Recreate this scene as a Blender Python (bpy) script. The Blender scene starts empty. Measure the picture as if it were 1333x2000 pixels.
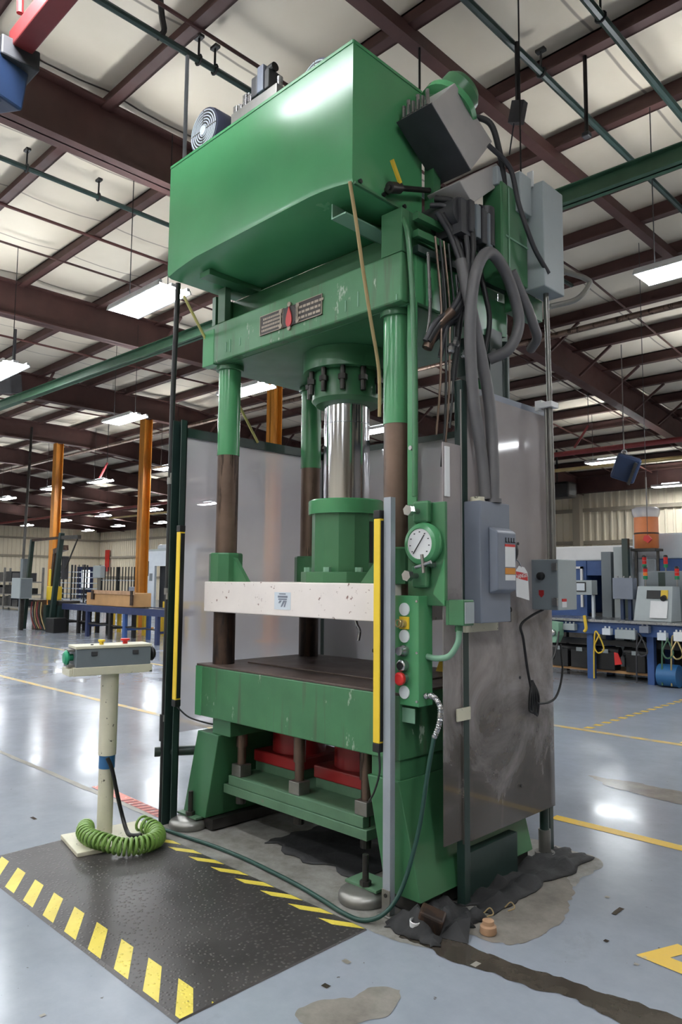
import bpy, bmesh, math, random
from mathutils import Vector, Matrix, Euler
random.seed(7)
S = bpy.context.scene
C = S.collection
PI = math.pi

# ------------------------------------------------------------------ camera
def make_camera():
    yaw, pitch, roll = math.radians(-44.59), math.radians(5.277), math.radians(0.484)
    fwd = Vector((math.sin(yaw)*math.cos(pitch), math.cos(yaw)*math.cos(pitch), math.sin(pitch)))
    right = Vector((math.cos(yaw), -math.sin(yaw), 0)); up = right.cross(fwd)
    r2 = math.cos(roll)*right + math.sin(roll)*up
    u2 = -math.sin(roll)*right + math.cos(roll)*up
    cam = bpy.data.objects.new('camera', bpy.data.cameras.new('camera')); C.objects.link(cam)
    m = Matrix.Identity(4)
    for i in range(3):
        m[i][0], m[i][1], m[i][2] = r2[i], u2[i], -fwd[i]
    m[2][3] = 1.5
    cam.matrix_world = m
    cam.data.sensor_fit = 'HORIZONTAL'; cam.data.sensor_width = 36
    cam.data.lens = 1438/1333*36
    cam.data.clip_start = 0.05; cam.data.clip_end = 200
    S.camera = cam
make_camera()

# ------------------------------------------------------------------ world, exposure
LAMP = 66.0          # radiance of the fluorescent diffusers that light the hall
W = bpy.data.worlds.new('world'); S.world = W; W.use_nodes = True
W.node_tree.nodes['Background'].inputs[0].default_value = (0.75, 0.82, 0.9, 1)
W.node_tree.nodes['Background'].inputs[1].default_value = 0.3
S.view_settings.view_transform = 'Standard'; S.view_settings.look = 'None'
S.view_settings.exposure = 0.0; S.view_settings.gamma = 1.0
S.view_settings.use_curve_mapping = False
cy = S.cycles; cy.use_light_tree = False
cy.max_bounces = 6; cy.diffuse_bounces = 3; cy.glossy_bounces = 3; cy.transmission_bounces = 4; cy.transparent_max_bounces = 10
cy.caustics_reflective = False; cy.caustics_refractive = False; cy.sample_clamp_indirect = 8
cy.use_adaptive_sampling = True; cy.adaptive_threshold = .04; cy.adaptive_min_samples = 16

# ------------------------------------------------------------------ materials
def lin(c):
    return tuple(((v/255)/12.92 if v/255 <= .04045 else ((v/255+.055)/1.055)**2.4) for v in c[:3]) + (1,)
MATS = {}
class NT:
    def __init__(s, name):
        s.m = bpy.data.materials.new(name); s.m.use_nodes = True; s.t = s.m.node_tree
        s.b = s.t.nodes['Principled BSDF']; s.out = s.t.nodes['Material Output']; MATS[name] = s.m
        s._co = None
    def n(s, ty, **kw):
        nd = s.t.nodes.new(ty)
        for k, v in kw.items():
            if k.startswith('i_'): nd.inputs[k[2:].replace('_', ' ')].default_value = v
            else: setattr(nd, k, v)
        return nd
    def l(s, a, b): s.t.links.new(a, b)
    def co(s, kind='Object'):
        return s.n('ShaderNodeTexCoord').outputs[kind]
    def mapped(s, scale=(1, 1, 1), rot=(0, 0, 0), kind='Object'):
        mp = s.n('ShaderNodeMapping'); s.l(s.co(kind), mp.inputs[0])
        mp.inputs['Scale'].default_value = scale; mp.inputs['Rotation'].default_value = rot
        return mp.outputs[0]
    def noise(s, scale, detail=4, rough=.55, vec=None, dist=0):
        nd = s.n('ShaderNodeTexNoise'); nd.inputs['Scale'].default_value = scale
        nd.inputs['Detail'].default_value = detail; nd.inputs['Roughness'].default_value = rough
        nd.inputs['Distortion'].default_value = dist
        s.l(vec if vec is not None else s.co(), nd.inputs['Vector']); return nd.outputs['Fac']
    def ramp(s, fac, a, b, ca=(0, 0, 0, 1), cb=(1, 1, 1, 1)):
        nd = s.n('ShaderNodeValToRGB'); e = nd.color_ramp.elements
        e[0].position, e[1].position = a, b; e[0].color, e[1].color = ca, cb
        s.l(fac, nd.inputs[0]); return nd.outputs[0]
    def mix(s, fac, a, b, mode='MIX'):
        nd = s.n('ShaderNodeMix', data_type='RGBA', blend_type=mode)
        for sock, v in ((nd.inputs[0], fac), (nd.inputs[6], a), (nd.inputs[7], b)):
            if hasattr(v, 'is_output'): s.l(v, sock)
            else: sock.default_value = v
        return nd.outputs[2]
    def base(s, v):
        if hasattr(v, 'is_output'): s.l(v, s.b.inputs['Base Color'])
        else: s.b.inputs['Base Color'].default_value = v
    def set(s, rough=None, metal=None, spec=None, coat=None):
        for k, v in (('Roughness', rough), ('Metallic', metal), ('Specular IOR Level', spec), ('Coat Weight', coat)):
            if v is not None: s.b.inputs[k].default_value = v
    def bump(s, h, strength=.2, dist=.01):
        nd = s.n('ShaderNodeBump'); nd.inputs['Strength'].default_value = strength; nd.inputs['Distance'].default_value = dist
        s.l(h, nd.inputs['Height']); s.l(nd.outputs[0], s.b.inputs['Normal'])

def paint(name, col, rough=.45, metal=0, var=.12, vscale=3, chips=None, chip_amt=.30, chip_scale=22, stretch=(1, 1, 1), bump=0, spec=.5, streak=None):
    t = NT(name); c = lin(col)
    d = tuple(v*(1-var*2) for v in c[:3])+(1,); h = tuple(min(1, v*(1+var)) for v in c[:3])+(1,)
    o = t.ramp(t.noise(vscale, 5, .6), .3, .7, d, h)
    if streak:
        f = t.ramp(t.noise(9, 4, .6, t.mapped((1.6, 1.6, .12))), .56, .75)
        o = t.mix(f, o, lin(streak))
    if chips:
        f = t.ramp(t.noise(chip_scale, 6, .65, t.mapped(stretch)), 1-chip_amt, 1-chip_amt+.04)
        o = t.mix(f, o, lin(chips))
    t.base(o); t.set(rough, metal, spec)
    r = t.n('ShaderNodeMapRange'); t.l(t.noise(vscale*3, 4), r.inputs[0])
    r.inputs[3].default_value = max(.02, rough-.1); r.inputs[4].default_value = min(1, rough+.12); t.l(r.outputs[0], t.b.inputs['Roughness'])
    if bump: t.bump(t.noise(vscale*8, 4), bump, .004)
    return t.m

paint('green', (62, 112, 76), .32, var=.10, vscale=2.2, chips=(120, 140, 125), chip_amt=.27, chip_scale=14, stretch=(1, 1, .35))
paint('green_smooth', (76, 142, 96), .22, var=.06, vscale=1.4, bump=.05)
paint('green_worn', (66, 118, 80), .42, var=.12, vscale=3, chips=(150, 165, 148), chip_amt=.375, chip_scale=11, stretch=(1.3, 1, .5), streak=(70, 74, 58))
paint('green_dusty', (84, 118, 92), .55, var=.14, vscale=4, chips=(110, 110, 96), chip_amt=.36, chip_scale=9)
paint('green_light', (120, 160, 135), .5, var=.08)
paint('dark_green', (36, 54, 50), .35, var=.12, vscale=5)
paint('beam_green', (66, 104, 80), .45, var=.1)
paint('maroon', (70, 42, 38), .6, var=.14, vscale=1.5)
paint('maroon_red', (88, 48, 44), .6, var=.12, vscale=1.5)
paint('cream', (232, 222, 216), .5, var=.04, vscale=3, chips=(120, 82, 70), chip_amt=.36, chip_scale=30)
paint('ivory', (205, 200, 178), .5, var=.06, vscale=4, chips=(70, 66, 56), chip_amt=.365, chip_scale=28)
paint('grey_paint', (110, 118, 124), .38, var=.05)
paint('grey_blue', (118, 124, 138), .35, var=.05)
paint('grey_light', (158, 166, 168), .4, var=.04)
paint('grey_sheet', (176, 172, 170), .42, metal=.2, var=.06)
paint('galv', (140, 138, 134), .38, metal=.7, var=.14, vscale=5)
paint('steel', (150, 152, 155), .28, metal=.9, var=.12, vscale=6)
paint('post_grey', (158, 164, 172), .4, metal=.25, var=.08)
paint('steel_dark', (70, 68, 66), .4, metal=.7, var=.2, vscale=8)
paint('steel_brown', (112, 92, 80), .38, metal=.55, var=.2, vscale=3, chips=(58, 44, 36), chip_amt=.45, chip_scale=6, stretch=(2, 2, .2))
paint('rust', (70, 50, 38), .5, metal=.3, var=.3, vscale=5, chips=(40, 30, 25), chip_amt=.5, chip_scale=7, stretch=(2, 2, .25))
paint('rust_plate', (92, 78, 72), .35, metal=.25, var=.25, vscale=2.5, chips=(120, 104, 92), chip_amt=.36, chip_scale=10)
paint('red', (150, 32, 34), .42, var=.12)
paint('red_pipe', (132, 48, 50), .5, var=.1)
paint('red_bright', (200, 40, 38), .35, var=.05)
paint('yellow', (236, 200, 52), .45, var=.05)
paint('yellow_frame', (215, 180, 50), .5, var=.1)
paint('orange', (206, 134, 44), .5, var=.1, vscale=1)
paint('copper_orange', (208, 122, 70), .45, var=.12, vscale=2)
paint('blue', (52, 84, 140), .45, var=.12)
paint('blue_dark', (34, 46, 84), .5, var=.12)
paint('blue_navy', (30, 50, 84), .5, var=.1)
paint('blue_band', (44, 100, 150), .45, var=.06)
paint('white', (225, 225, 225), .5, var=.03)
paint('white_paint', (205, 212, 220), .4, var=.04)
paint('paper', (222, 222, 222), .7, var=.04)
paint('black', (20, 20, 22), .5, var=.1)
paint('rubber', (34, 34, 36), .55, var=.12)
paint('hose_grey', (98, 96, 98), .5, var=.08, vscale=6)
paint('charcoal', (52, 52, 56), .5, var=.12, vscale=6)
paint('tan_cord', (160, 138, 96), .7, var=.1)
paint('yellow_cord', (196, 186, 116), .6, var=.08)
paint('cable_green', (28, 66, 58), .45, var=.08)
paint('cardboard', (176, 136, 92), .75, var=.08)
paint('brass', (190, 170, 120), .35, metal=.6, var=.1)
paint('wood', (170, 134, 104), .7, var=.14, vscale=8)
paint('rag', (38, 38, 40), .75, var=.3, vscale=6, bump=.6)
paint('silver', (170, 170, 172), .25, metal=.9, var=.06)
paint('green_button', (30, 140, 100), .35, var=.05)
paint('dark_tint', (34, 36, 40), .4, var=.1)
paint('fan_blue', (70, 74, 96), .4, var=.1)
paint('wall_cream', (226, 214, 190), .7, var=.05, vscale=.4)
paint('wall_dim', (150, 140, 124), .8, var=.06, vscale=.5)
paint('nameplate_dark', (46, 40, 38), .4, metal=.3, var=.1)
paint('nameplate_rim', (150, 138, 124), .4, metal=.5, var=.1)
paint('drop_red', (176, 40, 42), .4, var=.05)
paint('glow_door', (235, 238, 240), .6, var=.02)

def special():
    t = NT('chrome'); t.base(lin((205, 206, 210))); t.set(.09, 1.0)
    f = t.noise(30, 3, .5, t.mapped((1, 1, .03)))
    r = t.n('ShaderNodeMapRange'); t.l(f, r.inputs[0]); r.inputs[3].default_value = .04; r.inputs[4].default_value = .2
    t.l(r.outputs[0], t.b.inputs['Roughness'])
    # coated floor
    t = NT('floor_epoxy')
    a = t.ramp(t.noise(.35, 6, .6), .3, .72, lin((132, 138, 149)), lin((154, 160, 170)))
    fine = t.ramp(t.noise(7, 6, .7), .2, .8, (.86, .86, .86, 1), (1.04, 1.04, 1.04, 1))
    o = t.mix(1.0, a, fine, 'MULTIPLY')
    dirt = t.ramp(t.noise(1.1, 8, .72, None, .6), .62, .90)
    o = t.mix(dirt, o, lin((118, 118, 116)))
    specks = t.ramp(t.noise(26, 4, .6), .70, .74)
    o = t.mix(specks, o, lin((90, 86, 82)))
    t.base(o); t.set(.2, 0, .55)
    r = t.n('ShaderNodeMapRange'); t.l(t.noise(1.6, 6, .65), r.inputs[0])
    r.inputs[1].default_value = .3; r.inputs[2].default_value = .7
    r.inputs[3].default_value = .10; r.inputs[4].default_value = .27; t.l(r.outputs[0], t.b.inputs['Roughness'])
    t.bump(t.noise(1.3, 3, .5), .02, .01)
    # vinyl faced roof insulation with seams across the purlins
    t = NT('insulation')
    o = t.ramp(t.noise(.5, 4), .3, .7, lin((206, 194, 174)), lin((222, 212, 194)))
    sep = t.n('ShaderNodeSeparateXYZ'); t.l(t.co(), sep.inputs[0])
    md = t.n('ShaderNodeMath', operation='PINGPONG'); t.l(sep.outputs[0], md.inputs[0]); md.inputs[1].default_value = .762
    o = t.mix(t.ramp(md.outputs[0], .010, .022, (1, 1, 1, 1), (0, 0, 0, 1)), o, lin((150, 140, 128)))
    t.base(o); t.set(.55, 0, .3)
    # tread plate
    t = NT('tread')
    o = t.ramp(t.noise(3, 5), .3, .7, lin((50, 47, 47)), lin((74, 70, 70))); 
    v = t.n('ShaderNodeTexVoronoi'); v.inputs['Scale'].default_value = 1
    t.l(t.mapped((46, 46, 46), (0, 0, .78)), v.inputs['Vector'])
    k = t.ramp(v.outputs['Distance'], .12, .34, (1, 1, 1, 1), (0, 0, 0, 1))
    o = t.mix(k, o, lin((92, 88, 86)))
    t.base(o); t.set(.36, .15, .5); t.bump(k, .5, .004)
    t = NT('mat_yellow'); y = t.ramp(t.noise(5, 5), .3, .7, lin((206, 186, 70)), lin((232, 212, 90)))
    v = t.n('ShaderNodeTexVoronoi'); v.inputs['Scale'].default_value = 1
    t.l(t.mapped((46, 46, 46), (0, 0, .78)), v.inputs['Vector'])
    k = t.ramp(v.outputs['Distance'], .12, .34, (1, 1, 1, 1), (0, 0, 0, 1)); t.bump(k, .4, .004)
    y = t.mix(t.ramp(t.noise(30, 6, .7), .66, .7), y, lin((60, 58, 50)))
    t.base(y); t.set(.38)
    t = NT('line_yellow'); t.base(t.mix(t.ramp(t.noise(9, 6, .7), .58, .7), lin((222, 182, 62)), lin((176, 170, 150)))); t.set(.32)
    t = NT('line_worn'); t.base(t.mix(t.ramp(t.noise(6, 6, .7), .48, .6), lin((206, 176, 104)), lin((172, 172, 170)))); t.set(.32)
    t = NT('tape_red'); t.base(t.mix(t.ramp(t.noise(20, 4, .7), .55, .6), lin((206, 120, 108)), lin((206, 192, 186)))); t.set(.4)
    t = NT('joint'); t.base(t.ramp(t.noise(8, 6, .7), .3, .7, lin((120, 116, 108)), lin((150, 146, 136)))); t.set(.35)
    t = NT('wet'); t.base(t.ramp(t.noise(5, 6, .7), .3, .7, lin((52, 47, 42)), lin((78, 72, 64)))); t.set(.1, 0, .6)
    t = NT('wet_light'); t.base(t.ramp(t.noise(5, 6, .7), .3, .7, lin((112, 108, 102)), lin((146, 140, 132)))); t.set(.14, 0, .6)
    t = NT('bare_floor'); t.base(t.ramp(t.noise(6, 6, .7), .3, .7, lin((90, 86, 80)), lin((150, 148, 144)))); t.set(.5)
    # spiral hose
    t = NT('coil_green'); t.base(lin((122, 158, 76))); t.set(.35); t.b.inputs['Transmission Weight'].default_value = .15
    # lamps
    t = NT('lamp'); t.t.nodes.remove(t.b); e = t.n('ShaderNodeEmission'); e.inputs[0].default_value = (.93, .97, 1, 1)
    e.inputs[1].default_value = LAMP; t.l(e.outputs[0], t.out.inputs[0])
    t = NT('daylight'); t.t.nodes.remove(t.b); e = t.n('ShaderNodeEmission'); e.inputs[0].default_value = (.92, .96, 1, 1); e.inputs[1].default_value = 2.0; t.l(e.outputs[0], t.out.inputs[0])
    t = NT('indicator'); t.base(lin((215, 220, 220))); t.set(.3)
    t = NT('lens_red'); t.base(lin((190, 40, 36))); t.set(.25)
    t = NT('lens_amber'); t.base(lin((220, 120, 50))); t.set(.25)
    t = NT('lens_green'); t.base(lin((30, 120, 80))); t.set(.25)
    t = NT('film'); t.base(lin((205, 205, 210))); t.set(.2); t.b.inputs['Alpha'].default_value = .55
    # hazed clear plastic guard sheets: see-through with a scratched milky veil
    def sheet(name, tint, clear, dirty, back=.45, lower_tone=None):
        t = NT(name); t.t.nodes.remove(t.b)
        tr = t.n('ShaderNodeBsdfTransparent'); tr.inputs[0].default_value = (.93, .92, .93, 1)
        df = t.n('ShaderNodeBsdfDiffuse'); tl = t.n('ShaderNodeBsdfTranslucent')
        col = t.ramp(t.noise(1.3, 5, .6), .3, .7, lin(dirty), lin(tint))
        if lower_tone:     # darker and browner towards the bottom of the sheet, broken up by noise
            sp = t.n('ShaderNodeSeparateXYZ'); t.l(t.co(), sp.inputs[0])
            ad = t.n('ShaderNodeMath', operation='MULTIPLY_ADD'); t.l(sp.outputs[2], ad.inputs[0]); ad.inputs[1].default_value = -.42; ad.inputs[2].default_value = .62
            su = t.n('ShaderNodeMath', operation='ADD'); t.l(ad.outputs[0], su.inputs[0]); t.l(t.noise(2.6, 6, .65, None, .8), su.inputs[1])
            col = t.mix(t.ramp(su.outputs[0], .52, .95), col, lin(lower_tone))
        t.l(col, df.inputs[0]); t.l(col, tl.inputs[0])
        m1 = t.n('ShaderNodeMixShader'); m1.inputs[0].default_value = back; t.l(df.outputs[0], m1.inputs[1]); t.l(tl.outputs[0], m1.inputs[2])
        gl = t.n('ShaderNodeBsdfGlossy'); gl.inputs['Roughness'].default_value = .06
        m2 = t.n('ShaderNodeMixShader'); m2.inputs[0].default_value = clear; t.l(m1.outputs[0], m2.inputs[1]); t.l(tr.outputs[0], m2.inputs[2])
        fr = t.n('ShaderNodeFresnel'); fr.inputs[0].default_value = 1.45
        m3 = t.n('ShaderNodeMixShader'); t.l(fr.outputs[0], m3.inputs[0]); t.l(m2.outputs[0], m3.inputs[1]); t.l(gl.outputs[0], m3.inputs[2])
        t.l(m3.outputs[0], t.out.inputs[0])
    sheet('plexi', (250, 246, 248), .58, (236, 230, 232))
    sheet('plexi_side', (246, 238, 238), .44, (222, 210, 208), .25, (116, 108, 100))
special()

# ------------------------------------------------------------------ mesh helpers
class G:
    def __init__(s): s.v = []; s.f = []
    def add(s, vs, fs):
        o = len(s.v); s.v += [tuple(p) for p in vs]; s.f += [tuple(i+o for i in f) for f in fs]; return s
    def box(s, x0, x1, y0, y1, z0, z1):
        return s.add([(x0, y0, z0), (x1, y0, z0), (x1, y1, z0), (x0, y1, z0), (x0, y0, z1), (x1, y0, z1), (x1, y1, z1), (x0, y1, z1)],
                     [(0, 3, 2, 1), (4, 5, 6, 7), (0, 1, 5, 4), (1, 2, 6, 5), (2, 3, 7, 6), (3, 0, 4, 7)])
    def hexa(s, p):   # 4 bottom, 4 top
        return s.add(p, [(0, 3, 2, 1), (4, 5, 6, 7), (0, 1, 5, 4), (1, 2, 6, 5), (2, 3, 7, 6), (3, 0, 4, 7)])
    def obox(s, c, size, rot=(0, 0, 0)):
        R = Euler(rot).to_matrix(); c = Vector(c); h = [k/2 for k in size]
        P = [c + R @ Vector((sx*h[0], sy*h[1], sz*h[2])) for sz in (-1, 1) for sx, sy in ((-1, -1), (1, -1), (1, 1), (-1, 1))]
        return s.hexa(P)
    def bar(s, a, b, w, h=None):
        a, b = Vector(a), Vector(b); d = (b-a).normalized(); h = h or w
        u = d.cross(Vector((0, 0, 1)));  u = Vector((1, 0, 0)) if u.length < 1e-4 else u.normalized(); t = u.cross(d)
        P = [q + u*sx*w/2 + t*sy*h/2 for q in (a, b) for sx, sy in ((-1, -1), (1, -1), (1, 1), (-1, 1))]
        return s.hexa(P)
    def cyl(s, a, b, r, r2=None, n=20, cap=True):
        a, b = Vector(a), Vector(b); r2 = r if r2 is None else r2; d = (b-a).normalized()
        u = d.orthogonal().normalized(); w = d.cross(u); o = len(s.v)
        for q, rr in ((a, r), (b, r2)):
            for i in range(n):
                t = 2*PI*i/n; s.v.append(tuple(q + u*rr*math.cos(t) + w*rr*math.sin(t)))
        s.f += [(o+i, o+(i+1) % n, o+n+(i+1) % n, o+n+i) for i in range(n)]
        if cap: s.f += [tuple(o+i for i in range(n-1, -1, -1)), tuple(o+n+i for i in range(n))]
        return s
    def lathe(s, prof, c=(0, 0, 0), axis=(0, 0, 1), n=28):
        c = Vector(c); d = Vector(axis).normalized(); u = d.orthogonal().normalized(); w = d.cross(u); o = len(s.v); k = len(prof)
        for r, h in prof:
            for i in range(n):
                t = 2*PI*i/n; s.v.append(tuple(c + d*h + u*r*math.cos(t) + w*r*math.sin(t)))
        for j in range(k-1):
            s.f += [(o+j*n+i, o+j*n+(i+1) % n, o+(j+1)*n+(i+1) % n, o+(j+1)*n+i) for i in range(n)]
        s.f += [tuple(o+i for i in range(n-1, -1, -1)), tuple(o+(k-1)*n+i for i in range(n))]
        return s
    def tube(s, pts, r, n=8, sub=6, closed=False):
        P = smooth(pts, sub) if sub else [Vector(p) for p in pts]
        o = len(s.v); m = len(P); u = None
        for j, p in enumerate(P):
            d = (P[min(j+1, m-1)]-P[max(j-1, 0)]).normalized()
            u = d.orthogonal().normalized() if u is None else (u-d*u.dot(d)).normalized()
            w = d.cross(u); rr = r(j/(m-1)) if callable(r) else r
            for i in range(n):
                t = 2*PI*i/n; s.v.append(tuple(p+u*rr*math.cos(t)+w*rr*math.sin(t)))
        for j in range(m-1):
            s.f += [(o+j*n+i, o+j*n+(i+1) % n, o+(j+1)*n+(i+1) % n, o+(j+1)*n+i) for i in range(n)]
        s.f += [tuple(o+i for i in range(n-1, -1, -1)), tuple(o+(m-1)*n+i for i in range(n))]
        return s
    def prism(s, poly, ax, a, b):
        def P(p, t): q = list(p); q.insert(ax, t); return q
        n = len(poly); vs = [P(p, a) for p in poly]+[P(p, b) for p in poly]
        return s.add(vs, [tuple(range(n))[::-1], tuple(range(n, 2*n))]+[(i, (i+1) % n, n+(i+1) % n, n+i) for i in range(n)])
    def ring(s, c, axis, R, r, n=28, k=8):
        c = Vector(c); d = Vector(axis).normalized(); u = d.orthogonal().normalized(); w = d.cross(u); o = len(s.v)
        for i in range(n):
            t = 2*PI*i/n; e = u*math.cos(t)+w*math.sin(t)
            for j in range(k):
                q = 2*PI*j/k; s.v.append(tuple(c+e*(R+r*math.cos(q))+d*r*math.sin(q)))
        s.f += [(o+i*k+j, o+((i+1) % n)*k+j, o+((i+1) % n)*k+(j+1) % k, o+i*k+(j+1) % k) for i in range(n) for j in range(k)]
        return s
def smooth(pts, sub=6):
    P = [Vector(p) for p in pts]
    if len(P) < 3: return P
    Q = [2*P[0]-P[1]]+P+[2*P[-1]-P[-2]]; out = []
    for i in range(1, len(Q)-2):
        a, b, c, d = Q[i-1:i+3]
        for k in range(sub):
            t = k/sub
            out.append(.5*((2*b)+(c-a)*t+(2*a-5*b+4*c-d)*t*t+(3*b-a-3*c+d)*t**3))
    return out+[P[-1]]

OFF = {}
def mk(name, g, mat, parent=None, bevel=0, sm=None, label=None, kind=None):
    o0 = OFF.get(parent.name, Vector()) if parent else Vector()
    me = bpy.data.meshes.new(name)
    me.from_pydata([tuple(Vector(v)-o0) for v in g.v], [], g.f)
    bm = bmesh.new(); bm.from_mesh(me); bmesh.ops.recalc_face_normals(bm, faces=bm.faces); bm.to_mesh(me); bm.free()
    me.materials.append(MATS[mat])
    if sm is not None:
        me.shade_smooth(); me.set_sharp_from_angle(angle=math.radians(sm))
    o = bpy.data.objects.new(name, me); C.objects.link(o)
    if bevel:
        b = o.modifiers.new('bevel', 'BEVEL'); b.width = bevel; b.segments = 2; b.limit_method = 'ANGLE'; b.angle_limit = math.radians(35)
    if parent:
        o.parent = parent; OFF[o.name] = o0
    if label: o['label'] = label
    if kind: o['kind'] = kind
    return o
def tag(o, label, cat, group=None):
    o['label'] = label; o['category'] = cat
    if group: o['group'] = group
    return o
def thing(name, label, cat, loc=(0, 0, 0), group=None, local=False):
    o = bpy.data.objects.new(name, None); C.objects.link(o); o.location = loc; o.empty_display_size = .1
    OFF[o.name] = Vector() if local else Vector(loc)
    return tag(o, label, cat, group)
def solo(name, g, mat, label, cat, loc=None, group=None, bevel=0, sm=None):
    """a one-mesh thing; loc moves its origin there (mesh given in world space)"""
    if loc is not None: g.v = [tuple(Vector(v)-Vector(loc)) for v in g.v]
    o = mk(name, g, mat, None, bevel, sm); o.location = loc or (0, 0, 0)
    return tag(o, label, cat, group)
def struct(name, g, mat, parent=None, sm=None):
    o = mk(name, g, mat, parent, 0, sm)
    if parent is None: o['kind'] = 'structure'
    return o
def copy_tree(o, loc, label=None, group=None, rz=None):
    c = o.copy(); C.objects.link(c); c.location = loc
    if rz is not None: c.rotation_euler = (0, 0, rz)
    if label: c['label'] = label
    if group: c['group'] = group
    for ch in list(o.children):
        k = ch.copy(); C.objects.link(k); k.parent = c
        for g in list(ch.children):
            q = g.copy(); C.objects.link(q); q.parent = k
    return c
def text(name, body, size, loc, rot, mat, parent, align='CENTER'):
    cu = bpy.data.curves.new(name, 'FONT'); cu.body = body; cu.size = size; cu.align_x = align; cu.align_y = 'CENTER'; cu.extrude = .0006; cu.resolution_u = 2
    tmp = bpy.data.objects.new(name, cu); C.objects.link(tmp); bpy.context.view_layer.update()
    me = bpy.data.meshes.new_from_object(tmp.evaluated_get(bpy.context.evaluated_depsgraph_get())); bpy.data.objects.remove(tmp)
    me.materials.clear(); me.materials.append(MATS[mat]); o = bpy.data.objects.new(name, me); C.objects.link(o)
    o.location = Vector(loc)-OFF.get(parent.name, Vector()); o.rotation_euler = rot; o.parent = parent; return o
FRONT = (PI/2, 0, 0)        # text that reads from -Y
SIDE = (PI/2, 0, PI/2)      # text that reads from +X


# ================================================================== THE HALL
XL, XR, YF, YB = -54.3, 10.5, -9.0, 28.0
def roof_z(y): return 7.25 if y <= 12.5 else 7.25-.09*(y-12.5)
def drop(y): return roof_z(y)-7.25
floor = struct('floor', G().add([(XL, YF, 0), (XR, YF, 0), (XR, YB, 0), (XL, YB, 0)], [(0, 1, 2, 3)]), 'floor_epoxy')
# roof deck with its steel
deck = G().add([(XL, YF, 7.5), (XR, YF, 7.5), (XR, 12.5, 7.5), (XL, 12.5, 7.5), (XR, YB, 6.1), (XL, YB, 6.1)], [(0, 1, 2, 3), (3, 2, 4, 5)])
ceiling = struct('ceiling', deck, 'wall_dim')
purl_y = [-8.1+1.5*k for k in range(7)]+[2.42, 3.93, 5.42, 6.98, 8.35, 9.8, 11.0, 12.5]+[14+1.5*k for k in range(10)]
gird_x = [4.4, -1.7]+[-7.8-6.1*k for k in range(8)]
def purlin_mesh():
    g = G(); x0, x1 = XL+.05, XR-.05
    g.box(x0, x1, -.015, .015, -.25, 0); g.box(x0, x1, -.12, .015, -.25, -.225); g.box(x0, x1, -.015, .12, -.02, 0)
    return g
pm = None
for i, y in enumerate(purl_y):
    if pm is None:
        o = mk('purlin', purlin_mesh(), 'maroon', ceiling); pm = o.data
    else:
        o = bpy.data.objects.new('purlin', pm); C.objects.link(o); o.parent = ceiling
    o.location = (0, y, roof_z(y))
def roof_panel(w, slope):
    g = G(); nx, ny = 6, 4; L = 6.08
    for j in range(ny+1):
        for i in range(nx+1):
            v = j/ny; u = i/nx
            sag = -.05*math.sin(PI*v)**.7 - .006*math.sin(PI*4*u)*math.sin(PI*v) if 0 < v < 1 else 0
            g.v.append((-L/2+L*u, w*v, .015+sag-slope*w*v))
    g.f += [(j*(nx+1)+i, j*(nx+1)+i+1, (j+1)*(nx+1)+i+1, (j+1)*(nx+1)+i) for j in range(ny) for i in range(nx)]
    return g
cache = {}
xb = [7.45, 1.35, -4.75]+[-10.85-6.1*k for k in range(8)]
xb = [x for x in xb if x-3.05 < XR and x+3.05 > XL]
for j in range(len(purl_y)-1):
    y, w = purl_y[j], purl_y[j+1]-purl_y[j]; sl = (roof_z(y)-roof_z(y+w))/w; key = (round(w, 3), round(sl, 3))
    for x in xb:
        if key not in cache:
            o = mk('roof_panel', roof_panel(w, sl), 'insulation', ceiling, sm=40); cache[key] = o.data
        else:
            o = bpy.data.objects.new('roof_panel', cache[key]); C.objects.link(o); o.parent = ceiling
        o.location = (x, y, roof_z(y))
def girder_mesh():
    g = G()
    prof = lambda y: (7.05+drop(y), 6.38+drop(y))
    for y0, y1 in ((YF+.05, 12.5), (12.5, YB-.05)):
        t0, b0 = prof(y0); t1, b1 = prof(y1)
        def slab(w, za0, zb0, za1, zb1):
            g.hexa([(-w, y0, za0), (w, y0, za0), (w, y1, za1), (-w, y1, za1), (-w, y0, zb0), (w, y0, zb0), (w, y1, zb1), (-w, y1, zb1)])
        slab(.012, b0, t0, b1, t1); slab(.13, b0, b0+.03, b1, b1+.03); slab(.13, t0-.03, t0, t1-.03, t1)
    return g
gm = None
for i, x in enumerate(gird_x):
    if gm is None:
        o = mk('girder', girder_mesh(), 'maroon', ceiling); gm = o.data
    else:
        o = bpy.data.objects.new('girder', gm); C.objects.link(o); o.parent = ceiling
    o.location = (x, 0, 0)
# fly braces from purlins down to the girders
fb = None
for x in (-7.8, -13.9, -20.0):
    for y in (8.35, 14, 15.5, 17, 18.5, 20):
        if fb is None:
            o = mk('fly_brace', G().bar((0, 0, 0), (.75, 0, .55), .05), 'maroon', ceiling); fb = o.data
        else:
            o = bpy.data.objects.new('fly_brace', fb); C.objects.link(o); o.parent = ceiling
        o.location = (x+.13, y, 6.45+drop(y))
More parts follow.
